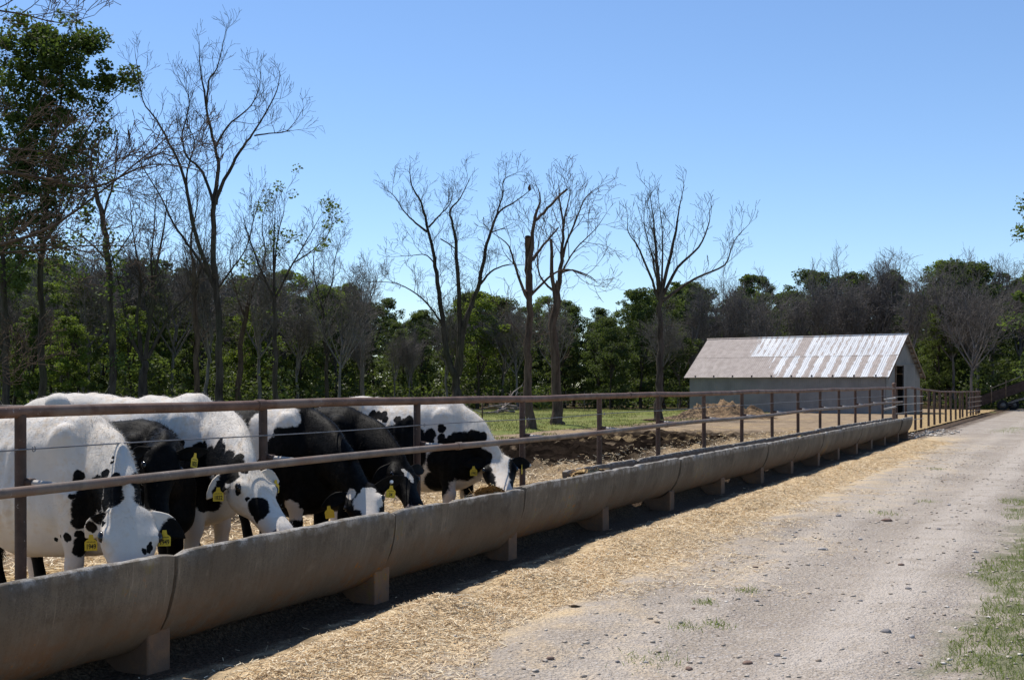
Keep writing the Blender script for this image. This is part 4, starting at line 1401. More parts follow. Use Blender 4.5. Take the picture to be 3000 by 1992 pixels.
# ---------------------------------------------------------------- the wood behind
def auto_tree(h, spread, seed, leafm=None, nclump=34, nleaf=190, lsize=.16, bare_twig=1.0, bk='bark_dark', name='wood_tree', crown0=.28):
    root = empty(name, (0, 0, 0)); T = Twigs(seed); g = random.Random(seed)
    lean = Vector((g.uniform(-.05, .05), g.uniform(-.05, .05), 1))
    r0 = h * 0.013
    th = h * (.62 if leafm else .5)
    tp = [lean * (th * i / 4) + Vector((g.gauss(0, .08), g.gauss(0, .08), 0)) * (i > 0) for i in range(5)]
    o_, r_ = T.limb(tp, [r0 * (1.3 if i == 0 else 1) * (1 - .15 * i) for i in range(5)], 6, 2)
    dens = [0, .5, 1.3 * bare_twig, 1.9 * bare_twig, 2.6 * bare_twig]; reach = [0, spread * .7, spread * .7, 1.15, .65]
    if leafm:
        dens = [0, .4, .5, .8, 0]
    nl = 7 if leafm else 10
    for k in range(nl):
        t = g.uniform(.40, 1.0) if leafm else g.uniform(.55, 1.0)
        q = tp[0].lerp(tp[-1], t); a = g.random() * 6.283
        out = spread * g.uniform(.4, 1) * (1.1 - .5 * t); top = h * g.uniform(.72, 1.0)
        p3 = Vector((q.x + math.cos(a) * out, q.y + math.sin(a) * out, top - out * .5))
        p2 = q.lerp(p3, .5) + Vector((math.cos(a), math.sin(a), 0)) * out * .18
        lo, lr = T.limb([q, p2, p3], [r0 * .5, r0 * .3, .012], 5, 3)
        T.spawn(lo, lr, 2 if not leafm else 3, 3 if leafm else 4, dens, .22, reach, .2)
    link('trunk', T.mesh(name), M[bk], root)
    if leafm:
        C = []; Rd = []; N = []
        for i in range(nclump):
            a = g.random() * 6.283; u = g.random()
            zz = h * (crown0 + (1 - crown0) * u)
            prof = math.sin(math.pi * min(1, (u * .82 + .16))) ** .7
            rr = spread * prof * math.sqrt(g.random()) * g.uniform(.75, 1.25)
            rd = spread * g.uniform(.09, .25)
            C.append((rr * math.cos(a), rr * math.sin(a), min(zz, h - rd * .6))); Rd.append(rd); N.append(int(nleaf * 1.2 * (rd / (spread * .18)) ** 1.6))
        link('crown', leaf_mesh('crown', C, Rd, N, lsize, seed, .75), M[leafm], root)
    return root


LT = [auto_tree(10, 2.6, 51, 'leaf_dark', 105, 105, crown0=.16), auto_tree(11, 2.3, 52, 'leaf_mid', 95, 105, crown0=.2), auto_tree(9.5, 2.9, 53, 'leaf_dark', 105, 105, bk='bark_brown', crown0=.12),
      auto_tree(9, 2.4, 54, 'leaf_bright', 85, 105), auto_tree(10.5, 2.0, 55, 'leaf_mid', 80, 105, crown0=.15)]
BT = [auto_tree(9.5, 2.2, 61, None, bk='twig_grey', name='bare_wood_tree', bare_twig=1.9), auto_tree(10, 1.8, 62, None, bk='twig_grey', name='bare_wood_tree', bare_twig=1.9), auto_tree(9, 2.6, 63, None, bk='twig_grey', name='bare_wood_tree', bare_twig=1.8)]
LAB = ['dark leafy tree', 'mid green leafy tree', 'dark leafy tree', 'bright green leafy tree', 'mid green leafy tree']
used = set()


def place(lst, k, x, y, sc, rz, lab, grp):
    key = (id(lst), k)
    o = lst[k] if key not in used else copy_tree(lst[k])
    used.add(key)
    o.location = (x, y, float(ground_h(x, y)) - .05); o.scale = (sc * random.uniform(.9, 1.15), sc * random.uniform(.9, 1.15), sc); o.rotation_euler = (0, 0, rz)
    tag(o, lab, 'tree', grp)


g = random.Random(99)


def spot(px, row):
    side = ('at the far left' if px < 600 else 'right of the tallest bare tree' if px < 1150 else 'behind the three-stemmed tree' if px < 1500 else 'behind the broken tree' if px < 1750 else 'left of the barn' if px < 2020
            else 'over the barn roof\'s left half' if px < 2350 else 'over the barn roof\'s right half' if px < 2660 else 'right of the barn')
    return ('in the front of the wood ' if row < 3 else 'deeper in the wood ' if row < 6 else 'at the wood\'s back ') + side


top_px = lambda px: float(np.interp(px, [-300, 300, 700, 1000, 1200, 1500, 1750, 2050, 2250, 2500, 2800, 3100], [770, 770, 810, 830, 890, 870, 890, 840, 820, 795, 775, 765]))
for row, (Yr, step, pb) in enumerate(((80.5, 2.7, 1.0), (83.5, 2.9, .52), (87, 3.4, .36), (92, 3.6, .35), (99, 3.8, .25), (109, 3.6, .12), (120, 3.6, .05), (133, 3.6, 0), (147, 3.6, 0))):
    X = -Yr * .47 - 3
    while X < Yr * .47 + 4:
        x_ = X + g.uniform(-1.2, 1.2); y_ = Yr + g.uniform(-3, 3)
        px = 1500 + 3500 * x_ / y_
        if row < 3 and 1950 < px < 2750: y_ += 5
        if row == 0 and g.random() < (.8 if px < 1000 else .55 if px < 1900 else .12):
            X += step; continue
        ztop = EYE + (1128 - top_px(px)) * y_ / 3500
        hgt = ztop * g.uniform(.72, 1.08) * (.95 if row == 0 else 1.0)
        barep = pb * (1.6 if px > 2100 else .8) if row else 1.0
        if g.random() < barep:
            k = g.randrange(len(BT)); place(BT, k, x_, y_, hgt / [9.5, 10, 9][k] * 1.04, g.random() * 6, 'leafless grey-brown tree ' + spot(px, row), 'leafless trees of the wood behind')
        else:
            k = g.choices(range(5), [2, 2.5, 2, 2.2 if px < 1000 else .8, 2.5])[0]
            place(LT, k, x_, y_, hgt / [10, 11, 9.5, 9, 10.5][k], g.random() * 6, LAB[k] + ' ' + spot(px, row), ['dark leafy trees of the wood behind', 'mid green leafy trees of the wood behind', 'dark leafy trees of the wood behind', 'bright green leafy trees of the wood behind', 'mid green leafy trees of the wood behind'][k])
        X += step
for (px, Yq, ty, k) in ((-120, 70, 760, 3), (40, 73, 800, 1), (150, 76, 830, 3), (230, 70, 800, 4), (300, 75, 850, 1), (385, 72, 900, 3), (470, 77, 860, 1), (90, 68, 900, 4), (200, 66, 930, 3), (560, 78, 880, 4), (740, 79, 900, 3), (880, 80, 870, 1)):
    hh_ = EYE + (1128 - ty) * Yq / 3500
    place(LT, k, (px - 1500) / 3500 * Yq, Yq, hh_ / [10, 11, 9.5, 9, 10.5][k], g.random() * 6, 'young green tree crowding behind the bare trunks ' + ('at the left edge' if px < 170 else 'left of the tallest one' if px < 640 else 'right of the tallest one'), 'young green trees behind the bare trunks at left')
for i in range(9):       # slim leafless trunks in front of the wood at left
    px = -20 + i * 128 + g.uniform(-20, 20); Yq = g.uniform(67, 79); k = g.randrange(3)
    hh_ = EYE + (1128 - g.uniform(700, 860)) * Yq / 3500
    place(BT, k, (px - 1500) / 3500 * Yq, Yq, hh_ / [9.5, 10, 9][k], g.random() * 6, 'slim leafless trunk before the wood ' + ('at the left edge' if px < 170 else 'left of the tallest bare tree' if px < 640 else 'right of the tallest bare tree'), 'slim leafless trunks before the wood at left')
place(LT, 3, at(2185, 900, 104).x, 104, 1.12, 1.0, 'bright green leafy crown showing above the left end of the barn roof', 'bright green leafy trees of the wood behind')

# undergrowth: one mass of shrubs
C = []; Rd = []; N = []
for i in range(330):
    Yq = 80 + 16 * g.random(); xq = g.uniform(-.46, .46) * Yq
    px = 1500 + 3500 * xq / Yq
    if px < 1000 and g.random() < .5: Yq -= g.uniform(4, 14); xq = (px - 1500) / 3500 * Yq
    if 1900 < px < 2800: Yq += 8
    hgt = g.uniform(.5, 3.6 if px < 1100 or px > 2700 else 2.6)
    for z_ in np.arange(.3, hgt, .9):
        C.append((xq + g.gauss(0, .4), Yq + g.gauss(0, .4), z_)); Rd.append(g.uniform(.5, .95)); N.append(70)
for i in range(420):       # deeper in the wood
    Yq = 98 + 40 * g.random(); xq = g.uniform(-.47, .47) * Yq
    for z_ in np.arange(.4, g.uniform(2.5, 5.5), 1.1):
        C.append((xq + g.gauss(0, .6), Yq + g.gauss(0, .6), z_)); Rd.append(g.uniform(.8, 1.4)); N.append(60)
idx_ = list(range(len(C))); g.shuffle(idx_); C = [C[i] for i in idx_]; Rd = [Rd[i] for i in idx_]; N = [N[i] for i in idx_]
half = int(len(C) * .45)
o = link('undergrowth', leaf_mesh('undergrowth', C[:half], Rd[:half], N[:half], .24, 7, .8), M['leaf_mid'])
tag(o, 'mid green brush along the foot of the wood', 'brush', None, 'stuff')
o = link('undergrowth', leaf_mesh('undergrowth', C[half:], Rd[half:], N[half:], .24, 8, .8), M['leaf_dark'])
tag(o, 'darker green brush along the foot of the wood', 'brush', None, 'stuff')


# deadwood, stump, bird
def brush_pile(px, py, Y, n, ln, rad, hgt, label, seed, name):
    base = at(px, py, Y); base.z = float(pasture_h(np.array(base.x), np.array(base.y)))
    root = empty(name, base); T = Twigs(seed); r = random.Random(seed)
    for k in range(n):
        T.lines = {}
        a = r.gauss(0, .5) + (math.pi if r.random() < .5 else 0); q = Vector((r.uniform(-ln, ln) * .5, r.uniform(-.6, .6), .08 + hgt * r.random() ** 1.5))
        d = Vector((math.cos(a), math.sin(a) * .6, r.gauss(0.02, .16)))
        T.branch(q, d, ln * r.uniform(.5, 1.1), rad * r.uniform(.4, 1), 3, 4, [0, 0, 0, 0, 1.2], .02, [0, 0, 0, 0, .7])
        link('dead_branch', T.mesh('dead_branch'), M['deadwood'], root)
    tag(root, label, 'brushwood')


brush_pile(1490, 1196, 70, 10, 2.6, .12, .45, 'grey fallen branches lying in the grass beyond the rightmost cow', 71, 'fallen_branches')
brush_pile(180, 1165, 46, 16, 4.0, .10, 1.1, 'heap of dead branches behind the tall white cow', 72, 'brush_pile')
st = at(2037, 1180, 86)
T = Twigs(5); tp = [Vector((0, 0, -.1)), Vector((.05, 0, 1.6)), Vector((0, .1, 3.4)), Vector((.12, .1, 4.7))]
T.limb(tp, [.52, .42, .40, .20], 9, 3)
o = link('snag', T.mesh('snag'), M['bark_grey']); o.location = (st.x, st.y, 0); tag(o, 'broken grey stump of a dead tree behind the left end of the barn', 'tree stump')

bq = at(1551, 556, 71)
bird = empty('hawk', (bq.x, 71.2, bq.z - .02)); tag(bird, 'brown hawk perched on a high bare limb of the three-stemmed tree', 'bird')
plain('feather', (0.10, 0.055, 0.038), .9, .1, 0, .5, 20)
mb = MB(); rings = []
for z_, r_, dx in ((-.02, .03, 0), (.04, .075, 0), (.13, .10, 0), (.22, .085, .0), (.27, .055, .01), (.31, .055, .015), (.35, .045, .02), (.37, .012, .02)):
    rings.append([(dx + r_ * math.cos(a), r_ * .9 * math.sin(a), z_) for a in np.linspace(0, 6.283, 12, endpoint=False)])
mb.loft(rings); mb.build('body', M['feather'], bird, True)
mb = MB(); mb.add([(-.03, -.03, .05), (-.03, .03, .05), (-.07, .045, -.2), (-.07, -.045, -.2), (-.055, -.03, .05), (-.055, .03, .05), (-.085, .04, -.2), (-.085, -.04, -.2)], [(0, 1, 2, 3), (7, 6, 5, 4), (0, 3, 7, 4), (1, 5, 6, 2), (0, 4, 5, 1), (3, 2, 6, 7)])
mb.build('tail', M['feather'], bird)
mb = MB(); mb.tube([(.05, 0, .325), (.085, 0, .31), (.095, 0, .295)], [.014, .01, .002], 6); mb.build('beak', M['old_timber'], bird, True)
# hide patches, in each animal's own frame: x, y, z, radius
COATS = {
    1: ('white', [(0.271, -0.225, 1.048, 0.046), (0.555, -0.282, 1.07, 0.038), (0.477, -0.272, 1.051, 0.018), (0.266, -0.272, 0.924, 0.023), (0.486, -0.275, 0.938, 0.126), (0.342, -0.2, 0.881, 0.103), (0.67, -0.343, 0.979, 0.087), (0.666, -0.304, 1.051, 0.042), (0.739, -0.358, 0.942, 0.049), (0.311, -0.22, 0.81, 0.077), (0.288, -0.232, 0.75, 0.046), (0.658, -0.429, 0.823, 0.059), (0.584, -0.421, 0.752, 0.044), (0.634, -0.361, 0.88, 0.059), (0.557, -0.217, 1.178, 0.015), (0.565, -0.234, 1.152, 0.015), (0.061, -0.214, 0.621, 0.018), (0.196, -0.255, 0.642, 0.031), (0.272, -0.226, 0.668, 0.031), (0.123, -0.234, 0.647, 0.013), (0.719, -0.459, 0.788, 0.022), (0.986, -0.335, 0.635, 0.029), (0.98, -0.38, 0.627, 0.022), (0.985, -0.328, 0.657, 0.015), (0.283, -0.178, 0.602, 0.077), (1.021, -0.154, 0.712, 0.094), (0.266, -0.206, 0.565, 0.052)]),
    2: ('white', [(0.639, -0.487, 1.155, 0.09), (0.765, -0.586, 1.112, 0.095), (0.888, -0.636, 1.087, 0.076), (0.46, -0.35, 1.091, 0.123), (0.606, -0.429, 1.23, 0.054), (0.891, -0.732, 1.017, 0.075), (0.985, -0.66, 1.05, 0.035), (0.368, -0.271, 1.192, 0.05), (0.893, -0.598, 1.141, 0.041), (0.107, -0.294, 1.197, 0.062), (0.165, -0.291, 1.219, 0.037), (0.302, -0.244, 1.179, 0.056), (0.589, -0.454, 1.134, 0.109), (0.341, -0.246, 1.085, 0.131), (0.229, -0.277, 1.082, 0.093), (0.242, -0.295, 0.859, 0.149), (0.337, -0.221, 0.826, 0.137), (0.383, -0.237, 0.899, 0.131), (0.875, -0.827, 0.894, 0.063), (0.18, -0.294, 0.795, 0.047), (0.926, -0.736, 1.011, 0.052), (0.864, -0.793, 0.948, 0.04), (0.34, -0.192, 0.739, 0.047), (0.908, -0.636, 1.087, 0.029), (0.296, -0.282, 0.989, 0.14), (0.685, -0.556, 1.018, 0.113), (1.014, -0.799, 0.903, 0.032), (1.17, -0.787, 0.803, 0.08), (1.198, -0.795, 0.772, 0.068), (1.083, -0.791, 0.857, 0.017), (1.169, -0.803, 0.715, 0.028), (0.363, -0.184, 0.744, 0.081), (0.322, -0.204, 0.726, 0.063)]),
    3: ('black', []),
    4: ('black', [(-0.029, -0.186, 1.383, 0.153), (-0.127, -0.221, 1.321, 0.129), (0.12, -0.22, 1.386, 0.118), (0.187, -0.19, 1.348, 0.067), (-0.118, -0.251, 1.221, 0.102), (-0.151, -0.269, 1.121, 0.068), (-0.155, -0.292, 1.022, 0.051), (-0.041, -0.252, 1.246, 0.074), (-0.506, -0.296, 1.216, 0.028), (0.181, -0.24, 0.57, 0.087), (0.251, -0.214, 0.538, 0.054), (1.042, -0.417, 0.698, 0.089), (1.106, -0.368, 0.707, 0.076), (1.028, -0.354, 0.772, 0.051), (1.059, -0.32, 0.779, 0.038), (0.905, -0.404, 0.749, 0.051), (1.115, -0.433, 0.642, 0.076)]),
    5: ('black', [(0.936, -0.291, 0.874, 0.035), (0.959, -0.283, 0.85, 0.035), (0.907, -0.297, 0.901, 0.025), (0.984, -0.295, 0.818, 0.021)]),
    6: ('white', [(-0.765, -0.196, 1.294, 0.061), (-0.691, -0.208, 1.295, 0.06), (-0.601, -0.246, 1.297, 0.06), (-0.544, -0.28, 1.25, 0.043), (-0.398, -0.279, 1.267, 0.047), (-0.254, -0.276, 1.254, 0.059), (-0.193, -0.284, 1.192, 0.084), (-0.279, -0.326, 1.115, 0.177), (-0.453, -0.336, 1.079, 0.119), (-0.195, -0.316, 1.039, 0.169), (-0.337, -0.328, 1.0, 0.161), (-0.404, -0.359, 0.89, 0.169), (-0.18, -0.342, 0.876, 0.168), (0.008, -0.267, 1.1, 0.076), (-0.001, -0.279, 1.042, 0.067), (0.146, -0.259, 1.164, 0.05), (0.137, -0.273, 1.073, 0.042), (0.312, -0.206, 1.074, 0.075), (0.246, -0.244, 1.045, 0.058), (0.485, -0.176, 1.076, 0.091), (0.383, -0.178, 1.013, 0.125), (0.582, -0.159, 1.092, 0.058), (0.169, -0.27, 1.012, 0.058), (0.178, -0.286, 0.784, 0.208), (0.353, -0.191, 0.813, 0.209), (0.444, -0.131, 0.874, 0.188), (0.076, -0.195, 0.575, 0.168), (0.286, 0.168, 0.537, 0.129), (0.556, -0.18, 0.818, 0.158), (0.48, -0.197, 0.831, 0.125), (0.374, -0.176, 0.863, 0.083), (0.661, -0.179, 0.871, 0.05)]),
}

# ================================================================ CATTLE
plain('eye_dark', (0.012, 0.010, 0.009), .15, .5)
plain('tag_yellow', (0.58, 0.40, 0.02), .5, .4, 0, .08)
plain('tag_ink', (0.02, 0.02, 0.02), .8, .2)
plain('tag_button', (0.75, 0.76, 0.75), .4, .4, 0, .05)
plain('hoof', (0.05, 0.04, 0.035), .8, .2)
plain('nose', (0.10, 0.075, 0.07), .5, .4)
m = Mat('tail_blond', .8, .2); r_ = m.island(); m.color(m.mix(r_, (0.42, 0.27, 0.13), (0.68, 0.52, 0.33))); M['tail_blond'] = m.m


def coat_mat(name, root, base, patches, warm=1.0):
    """white and black hide: patches are (x, y, z, r) or (x, y, z, rx, ry, rz) in the animal's own frame"""
    m = Mat(name, 0.6, 0.06)
    co = m.coords(root)
    nv = m.noise(co, 9.0, 4, 0.62, color=True)
    sub = m.nt.nodes.new('ShaderNodeVectorMath'); sub.operation = 'MULTIPLY_ADD'
    m.nt.links.new(nv, sub.inputs[0]); sub.inputs[1].default_value = (.075, .075, .075)
    ad = m.nt.nodes.new('ShaderNodeVectorMath'); ad.operation = 'SUBTRACT'; m.nt.links.new(co, ad.inputs[0]); ad.inputs[1].default_value = (.0375, .0375, .0375)
    m.nt.links.new(ad.outputs[0], sub.inputs[2])
    P = sub.outputs[0]
    n1 = m.noise(co, 2.5, 4); n2 = m.noise(co, 22, 4); n3 = m.noise(m.coords(root, (30, 30, 90)), 1, 2)
    n4 = m.noise(m.coords(root, (40, 40, 110)), 1, 3)
    x, y, z = m.xyz(co)
    white = m.mix(n1.step(0.35, 0.7), (0.58, 0.525, 0.455), (0.67, 0.63, 0.575))
    white = m.mix((n2 * .5 + n1 * .6).step(0.52, 0.72) * 0.65 * warm, white, (0.56, 0.43, 0.29))
    white = m.mix(z.step(0.85, 0.35) * 0.45, white, (0.55, 0.42, 0.31))
    white = m.mix(n3.step(.55, .8) * .25, white, (0.50, 0.44, 0.38))
    black = m.mix(n2.step(0.4, 0.7), (0.0035, 0.0033, 0.0033), (0.0075, 0.0068, 0.0064))
    black = m.mix((n1 + (n3 - .5) * .4).step(.6, .8) * .2, black, (0.018, 0.013, 0.010))
    d = None
    for pt in patches:
        v = m.nt.nodes.new('ShaderNodeVectorMath'); v.operation = 'SUBTRACT'; m.nt.links.new(P, v.inputs[0]); v.inputs[1].default_value = pt[:3]
        dv = m.nt.nodes.new('ShaderNodeVectorMath'); dv.operation = 'DIVIDE'; m.nt.links.new(v.outputs[0], dv.inputs[0])
        dv.inputs[1].default_value = (pt[3],) * 3 if len(pt) == 4 else pt[3:6]
        ln = m.nt.nodes.new('ShaderNodeVectorMath'); ln.operation = 'LENGTH'; m.nt.links.new(dv.outputs[0], ln.inputs[0])
        e = E(m.nt, ln.outputs['Value'])
        d = e if d is None else d.min(e)
    if d is None:
        f = 0.0
    else:
        f = (d + (n2 - .5) * .22 + (n4 - .5) * .3).step(1.10, 0.90)
    a, b = (white, black) if base == 'white' else (black, white)
    m.color(m.mix(f, a, b))
    try:
        m.b.inputs['Sheen Weight'].default_value = 0.0; m.b.inputs['Sheen Roughness'].default_value = .4
    except Exception:
        pass
    m.bump(m.noise(m.coords(root, (26, 60, 26)), 1.0, 3), .35, .008)
    return m.m


def ellring(c, U, S, hu, hd, hw, n=20, ex=.9, topn=0.0):
    out = []
    for k in range(n):
        a = 2 * math.pi * k / n
        s_, u_ = math.cos(a), math.sin(a)
        ss_ = math.copysign(abs(s_) ** ex, s_); uu = math.copysign(abs(u_) ** ex, u_)
        w = hw * (1 - topn * max(0, uu) ** 2)
        out.append(c + S * (w * ss_) + U * ((hu if uu > 0 else hd) * uu))
    return out


def bez(a, b, c, d, t): return a * (1 - t) ** 3 + b * 3 * t * (1 - t) ** 2 + c * 3 * t * t * (1 - t) + d * t ** 3


def text_mesh(txt, size):
    cu = bpy.data.curves.new('number', 'FONT'); cu.body = txt; cu.size = size; cu.align_x = 'CENTER'; cu.align_y = 'CENTER'; cu.extrude = 0.0006; cu.offset = 0.0008; cu.space_character = 0.95
    o = bpy.data.objects.new('number', cu); COL.objects.link(o)
    dg = bpy.context.evaluated_depsgraph_get()
    me = bpy.data.meshes.new_from_object(o.evaluated_get(dg))
    bpy.data.objects.remove(o); bpy.data.curves.remove(cu)
    return me


def cow(idx, rootpos, hdg, S, poll_w, muz_w, dorsal_w, ears, tags, label, roll=0.0, head=1.0, tail=None, hair=9000, ridge=0.0, face=(), black_ears=False):
    hair = int(hair * 1.3)
    gz = float(lot_h(np.array(sp(rootpos[0], rootpos[1])[0]), np.array(sp(rootpos[0], rootpos[1])[1])))
    root = empty('cow', (rootpos[0], rootpos[1], gz), R(hdg))
    rinv = Matrix.Rotation(-R(hdg), 3, 'Z')
    loc = lambda v: rinv @ (Vector(v) - Vector((rootpos[0], rootpos[1], gz)))
    poll = loc(poll_w); muz = loc(muz_w); dor = rinv @ Vector(dorsal_w)
    X = Vector((1, 0, 0)); Yv = Vector((0, 1, 0)); Z = Vector((0, 0, 1))
    mb = MB()
    # trunk: x, top, bottom, half width
    T = [(-1.47, 1.20, .98, .07), (-1.43, 1.30, .84, .16), (-1.32, 1.375, .76, .235), (-1.15, 1.405, .70, .275), (-.98, 1.425, .66, .30), (-.85, 1.415, .56, .295), (-.65, 1.40, .49, .31), (-.40, 1.385, .45, .335),
         (-.15, 1.395, .44, .315), (.02, 1.415, .45, .275), (.15, 1.40, .465, .245), (.26, 1.33, .49, .215), (.36, 1.24, .54, .175), (.44, 1.14, .64, .12)]
    rings = []
    for (x_, zt, zb, hw) in T:
        zc = zb + (zt - zb) * .48
        rings.append(ellring(Vector((x_, 0, zc)) * S, Z, Yv, (zt - zc) * S, (zc - zb) * S, hw * S, 24, .86, .22 if x_ > -.9 else .1))
    mb.loft(rings)
    for sd in (-1, 1):          # hook bones, shoulder, thigh
        def blob(c, rx, ry, rz):
            rr = []
            for i in range(7):
                a = -math.pi / 2 + math.pi * (i + .5) / 7
                rr.append([Vector(((c[0] + rx * math.cos(a) * math.cos(b)) * S, (c[1] + ry * math.cos(a) * math.sin(b)) * S, (c[2] + rz * math.sin(a)) * S)) for b in np.linspace(0, 2 * math.pi, 12, endpoint=False)])
            mb.loft(rr)
        blob((-.93, sd * .225, 1.335), .09, .075, .065)
        blob((.10, sd * .165, 1.00), .19, .105, .31)
        blob((-1.12, sd * .19, .93), .24, .12, .26)
        blob((-1.40, sd * .09, 1.26), .06, .05, .05)
        # front leg, hind leg: x, y, z, r
        for leg in ([(.17, .17, .90, .13), (.18, .175, .70, .095), (.19, .175, .50, .062), (.19, .175, .44, .066), (.18, .175, .38, .056), (.175, .175, .22, .042), (.175, .175, .13, .052), (.20, .175, .055, .06), (.20, .175, .0, .066)],
                    [(-1.10, .19, .95, .17), (-1.08, .20, .75, .13), (-1.16, .20, .60, .085), (-1.25, .20, .50, .062), (-1.26, .20, .44, .058), (-1.21, .20, .25, .045), (-1.18, .20, .13, .052), (-1.15, .20, .055, .06), (-1.15, .20, 0, .066)]):
            rr = []
            for (a, b, c, r_) in leg:
                rr.append([Vector((a + r_ * 1.15 * math.cos(t), sd * b + r_ * .85 * math.sin(t), c)) * S for t in np.linspace(0, 2 * math.pi, 12, endpoint=False)])
            mb.loft(rr)
    # head frame
    ax = (muz - poll); HL = ax.length; ax.normalize()
    HS = head * S
    HL = .54 * HS
    up = (dor - ax * dor.dot(ax)).normalized()
    if roll: up = Matrix.Rotation(R(roll), 3, ax) @ up
    side = ax.cross(up).normalized()        # animal's right when looking along the nose... sign handled by ears
    hd = lambda t, u, s_: poll + ax * (t * HL) + up * (u * HS) + side * (s_ * HS)
    # neck
    n0 = Vector((.12, 0, 1.06)) * S
    n3 = hd(.10, -.075, 0)
    dist = (n3 - n0).length
    b1 = n0 + Vector((.45, 0, .10)) * dist * .8; b2 = n3 - (ax * .25 + (-up) * .45).normalized() * dist * .22 - X * dist * .12
    rings = []
    sprev = Yv
    for i in range(12):
        t = i / 11
        c = bez(n0, b1, b2, n3, t); tg = (bez(n0, b1, b2, n3, min(1, t + .03)) - bez(n0, b1, b2, n3, max(0, t - .03))).normalized()
        ts = Yv.lerp(side if side.dot(Yv) > 0 else -side, t)
        ts = (ts - tg * ts.dot(tg)).normalized(); uu = ts.cross(tg).normalized()
        if uu.dot(Z * (1 - t) + up * t) < 0: uu = -uu
        k1 = (1 - t) ** 1.25; hu = (.30 * k1 + .130 * (1 - k1)) * S; hdn = (.42 * k1 + .175 * (1 - k1)) * S; hw = (.180 * k1 + .095 * (1 - k1)) * S
        rings.append(ellring(c, uu, ts, hu, hdn, hw, 18, .95, .35))
    mb.loft(rings)
    # head: t along, half height up, down, half width
    Hh = [(-.05, .035, .06, .065), (.0, .055, .10, .105), (.07, .062, .14, .128), (.16, .060, .165, .135), (.26, .055, .168, .136), (.36, .050, .15, .122), (.48, .045, .115, .098), (.62, .042, .092, .082), (.76, .046, .080, .080), (.88, .050, .072, .086), (.97, .042, .062, .080), (1.02, .022, .04, .05)]
    rings = [ellring(hd(t, -.04, 0), up, side, (hu + .04) * HS * .9, hdn * HS * .82, hw * HS, 20, .84, .06) for (t, hu, hdn, hw) in Hh]
    mb.loft(rings)
    for sd in (-1, 1):
        c = hd(.27, .006, sd * .108)
        rr = []
        for i in range(6):
            a = -math.pi / 2 + math.pi * (i + .5) / 6
            rr.append([c + ax * (.055 * HS * math.cos(a) * math.cos(b)) + up * (.032 * HS * math.cos(a) * math.sin(b)) + side * (.032 * HS * math.sin(a)) for b in np.linspace(0, 2 * math.pi, 10, endpoint=False)])
        mb.loft(rr)
    me = mb.mesh('cow_raw', True)
    tmp = bpy.data.objects.new('tmp', me); COL.objects.link(tmp)
    rm = tmp.modifiers.new('r', 'REMESH'); rm.mode = 'VOXEL'; rm.voxel_size = 0.017; rm.use_smooth_shade = True
    sm = tmp.modifiers.new('s', 'SMOOTH'); sm.factor = .5; sm.iterations = 7
    dg = bpy.context.evaluated_depsgraph_get()
    body = bpy.data.meshes.new_from_object(tmp.evaluated_get(dg)); body.name = 'body'
    bpy.data.objects.remove(tmp); bpy.data.meshes.remove(me)
    base, patches = COATS[idx]
    if black_ears:
        for (sd, dvec, _f) in ears:
            r0 = hd(.045, -.015, sd * .095); d = (rinv @ Vector(dvec)).normalized()
            patches = list(patches) + [(*(r0 + d * t_), .085) for t_ in (.09, .17)]
    patches = list(patches) + [(*hd(a, b, c), d * HS) for (a, b, c, d) in face]
    cm = coat_mat('hide_%d' % idx, root, base, patches)
    body.materials.clear(); body.materials.append(cm)
    n = len(body.vertices); co_ = np.empty(n * 3, np.float32); body.vertices.foreach_get('co', co_); co_ = co_.reshape(-1, 3)
    # broad muscle and rib relief
    nr_ = np.empty(n * 3, np.float32); body.vertices.foreach_get('normal', nr_); nr_ = nr_.reshape(-1, 3)
    rib = 0.005 * np.sin(co_[:, 0] * 62) * sstep(-.75, -.6, co_[:, 0]) * sstep(.0, -.15, co_[:, 0]) * sstep(.62, .8, co_[:, 2]) * sstep(1.32, 1.15, co_[:, 2])
    lump = 0.016 * np.array([mnoise.noise(Vector(c) * 5 + Vector((idx * 7, 0, 0))) for c in co_]) * sstep(2.0, .0, np.abs(co_[:, 0]))
    spine = ridge * np.clip(np.sin(co_[:, 0] * 34 + idx) * .5 + np.sin(co_[:, 0] * 13) * .7, -.6, 1) * np.exp(-(co_[:, 1] / .07) ** 2) * sstep(1.25 * S, 1.36 * S, co_[:, 2])
    form = np.zeros(n)
    for (a, b, c, rr_, am) in ((-.72, .25, 1.24, .13, -.034), (-.95, .27, 1.34, .07, .026), (-1.40, .10, 1.26, .06, .022), (.08, .20, 1.27, .10, .018), (-.13, .28, 1.05, .13, -.024), (.05, .24, .74, .08, .018),
                               (-1.05, .28, 1.02, .17, .016), (-.88, .28, .80, .10, -.032), (.36, .0, .68, .13, .03), (-1.22, .22, 1.28, .09, -.022), (.20, .17, 1.14, .09, -.018), (-.45, .32, .72, .16, .014)):
        form += am * np.exp(-((co_[:, 0] / S - a) ** 2 + (np.abs(co_[:, 1]) / S - b) ** 2 + (co_[:, 2] / S - c) ** 2) / rr_ ** 2)
    co_ = co_ + nr_ * (rib * 1.6 + lump * 1.3 + spine + form * 1.45)[:, None]
    body.vertices.foreach_set('co', co_.ravel()); body.update()
    link('body', body, None, root)
    # coat of short hair
    nf = len(body.polygons)
    cen = np.empty(nf * 3, np.float32); body.polygons.foreach_get('center', cen); cen = cen.reshape(-1, 3)
    nr = np.empty(nf * 3, np.float32); body.polygons.foreach_get('normal', nr); nr = nr.reshape(-1, 3)
    g = np.random.RandomState(idx)
    isneck = (cen[:, 0] > .15 * S)
    wgt = np.where(cen[:, 2] > .75 * S, 1.0, .15) * np.where(nr[:, 2] > .35, 2.2, 1.0)
    pick = g.choice(nf, hair, p=wgt / wgt.sum())
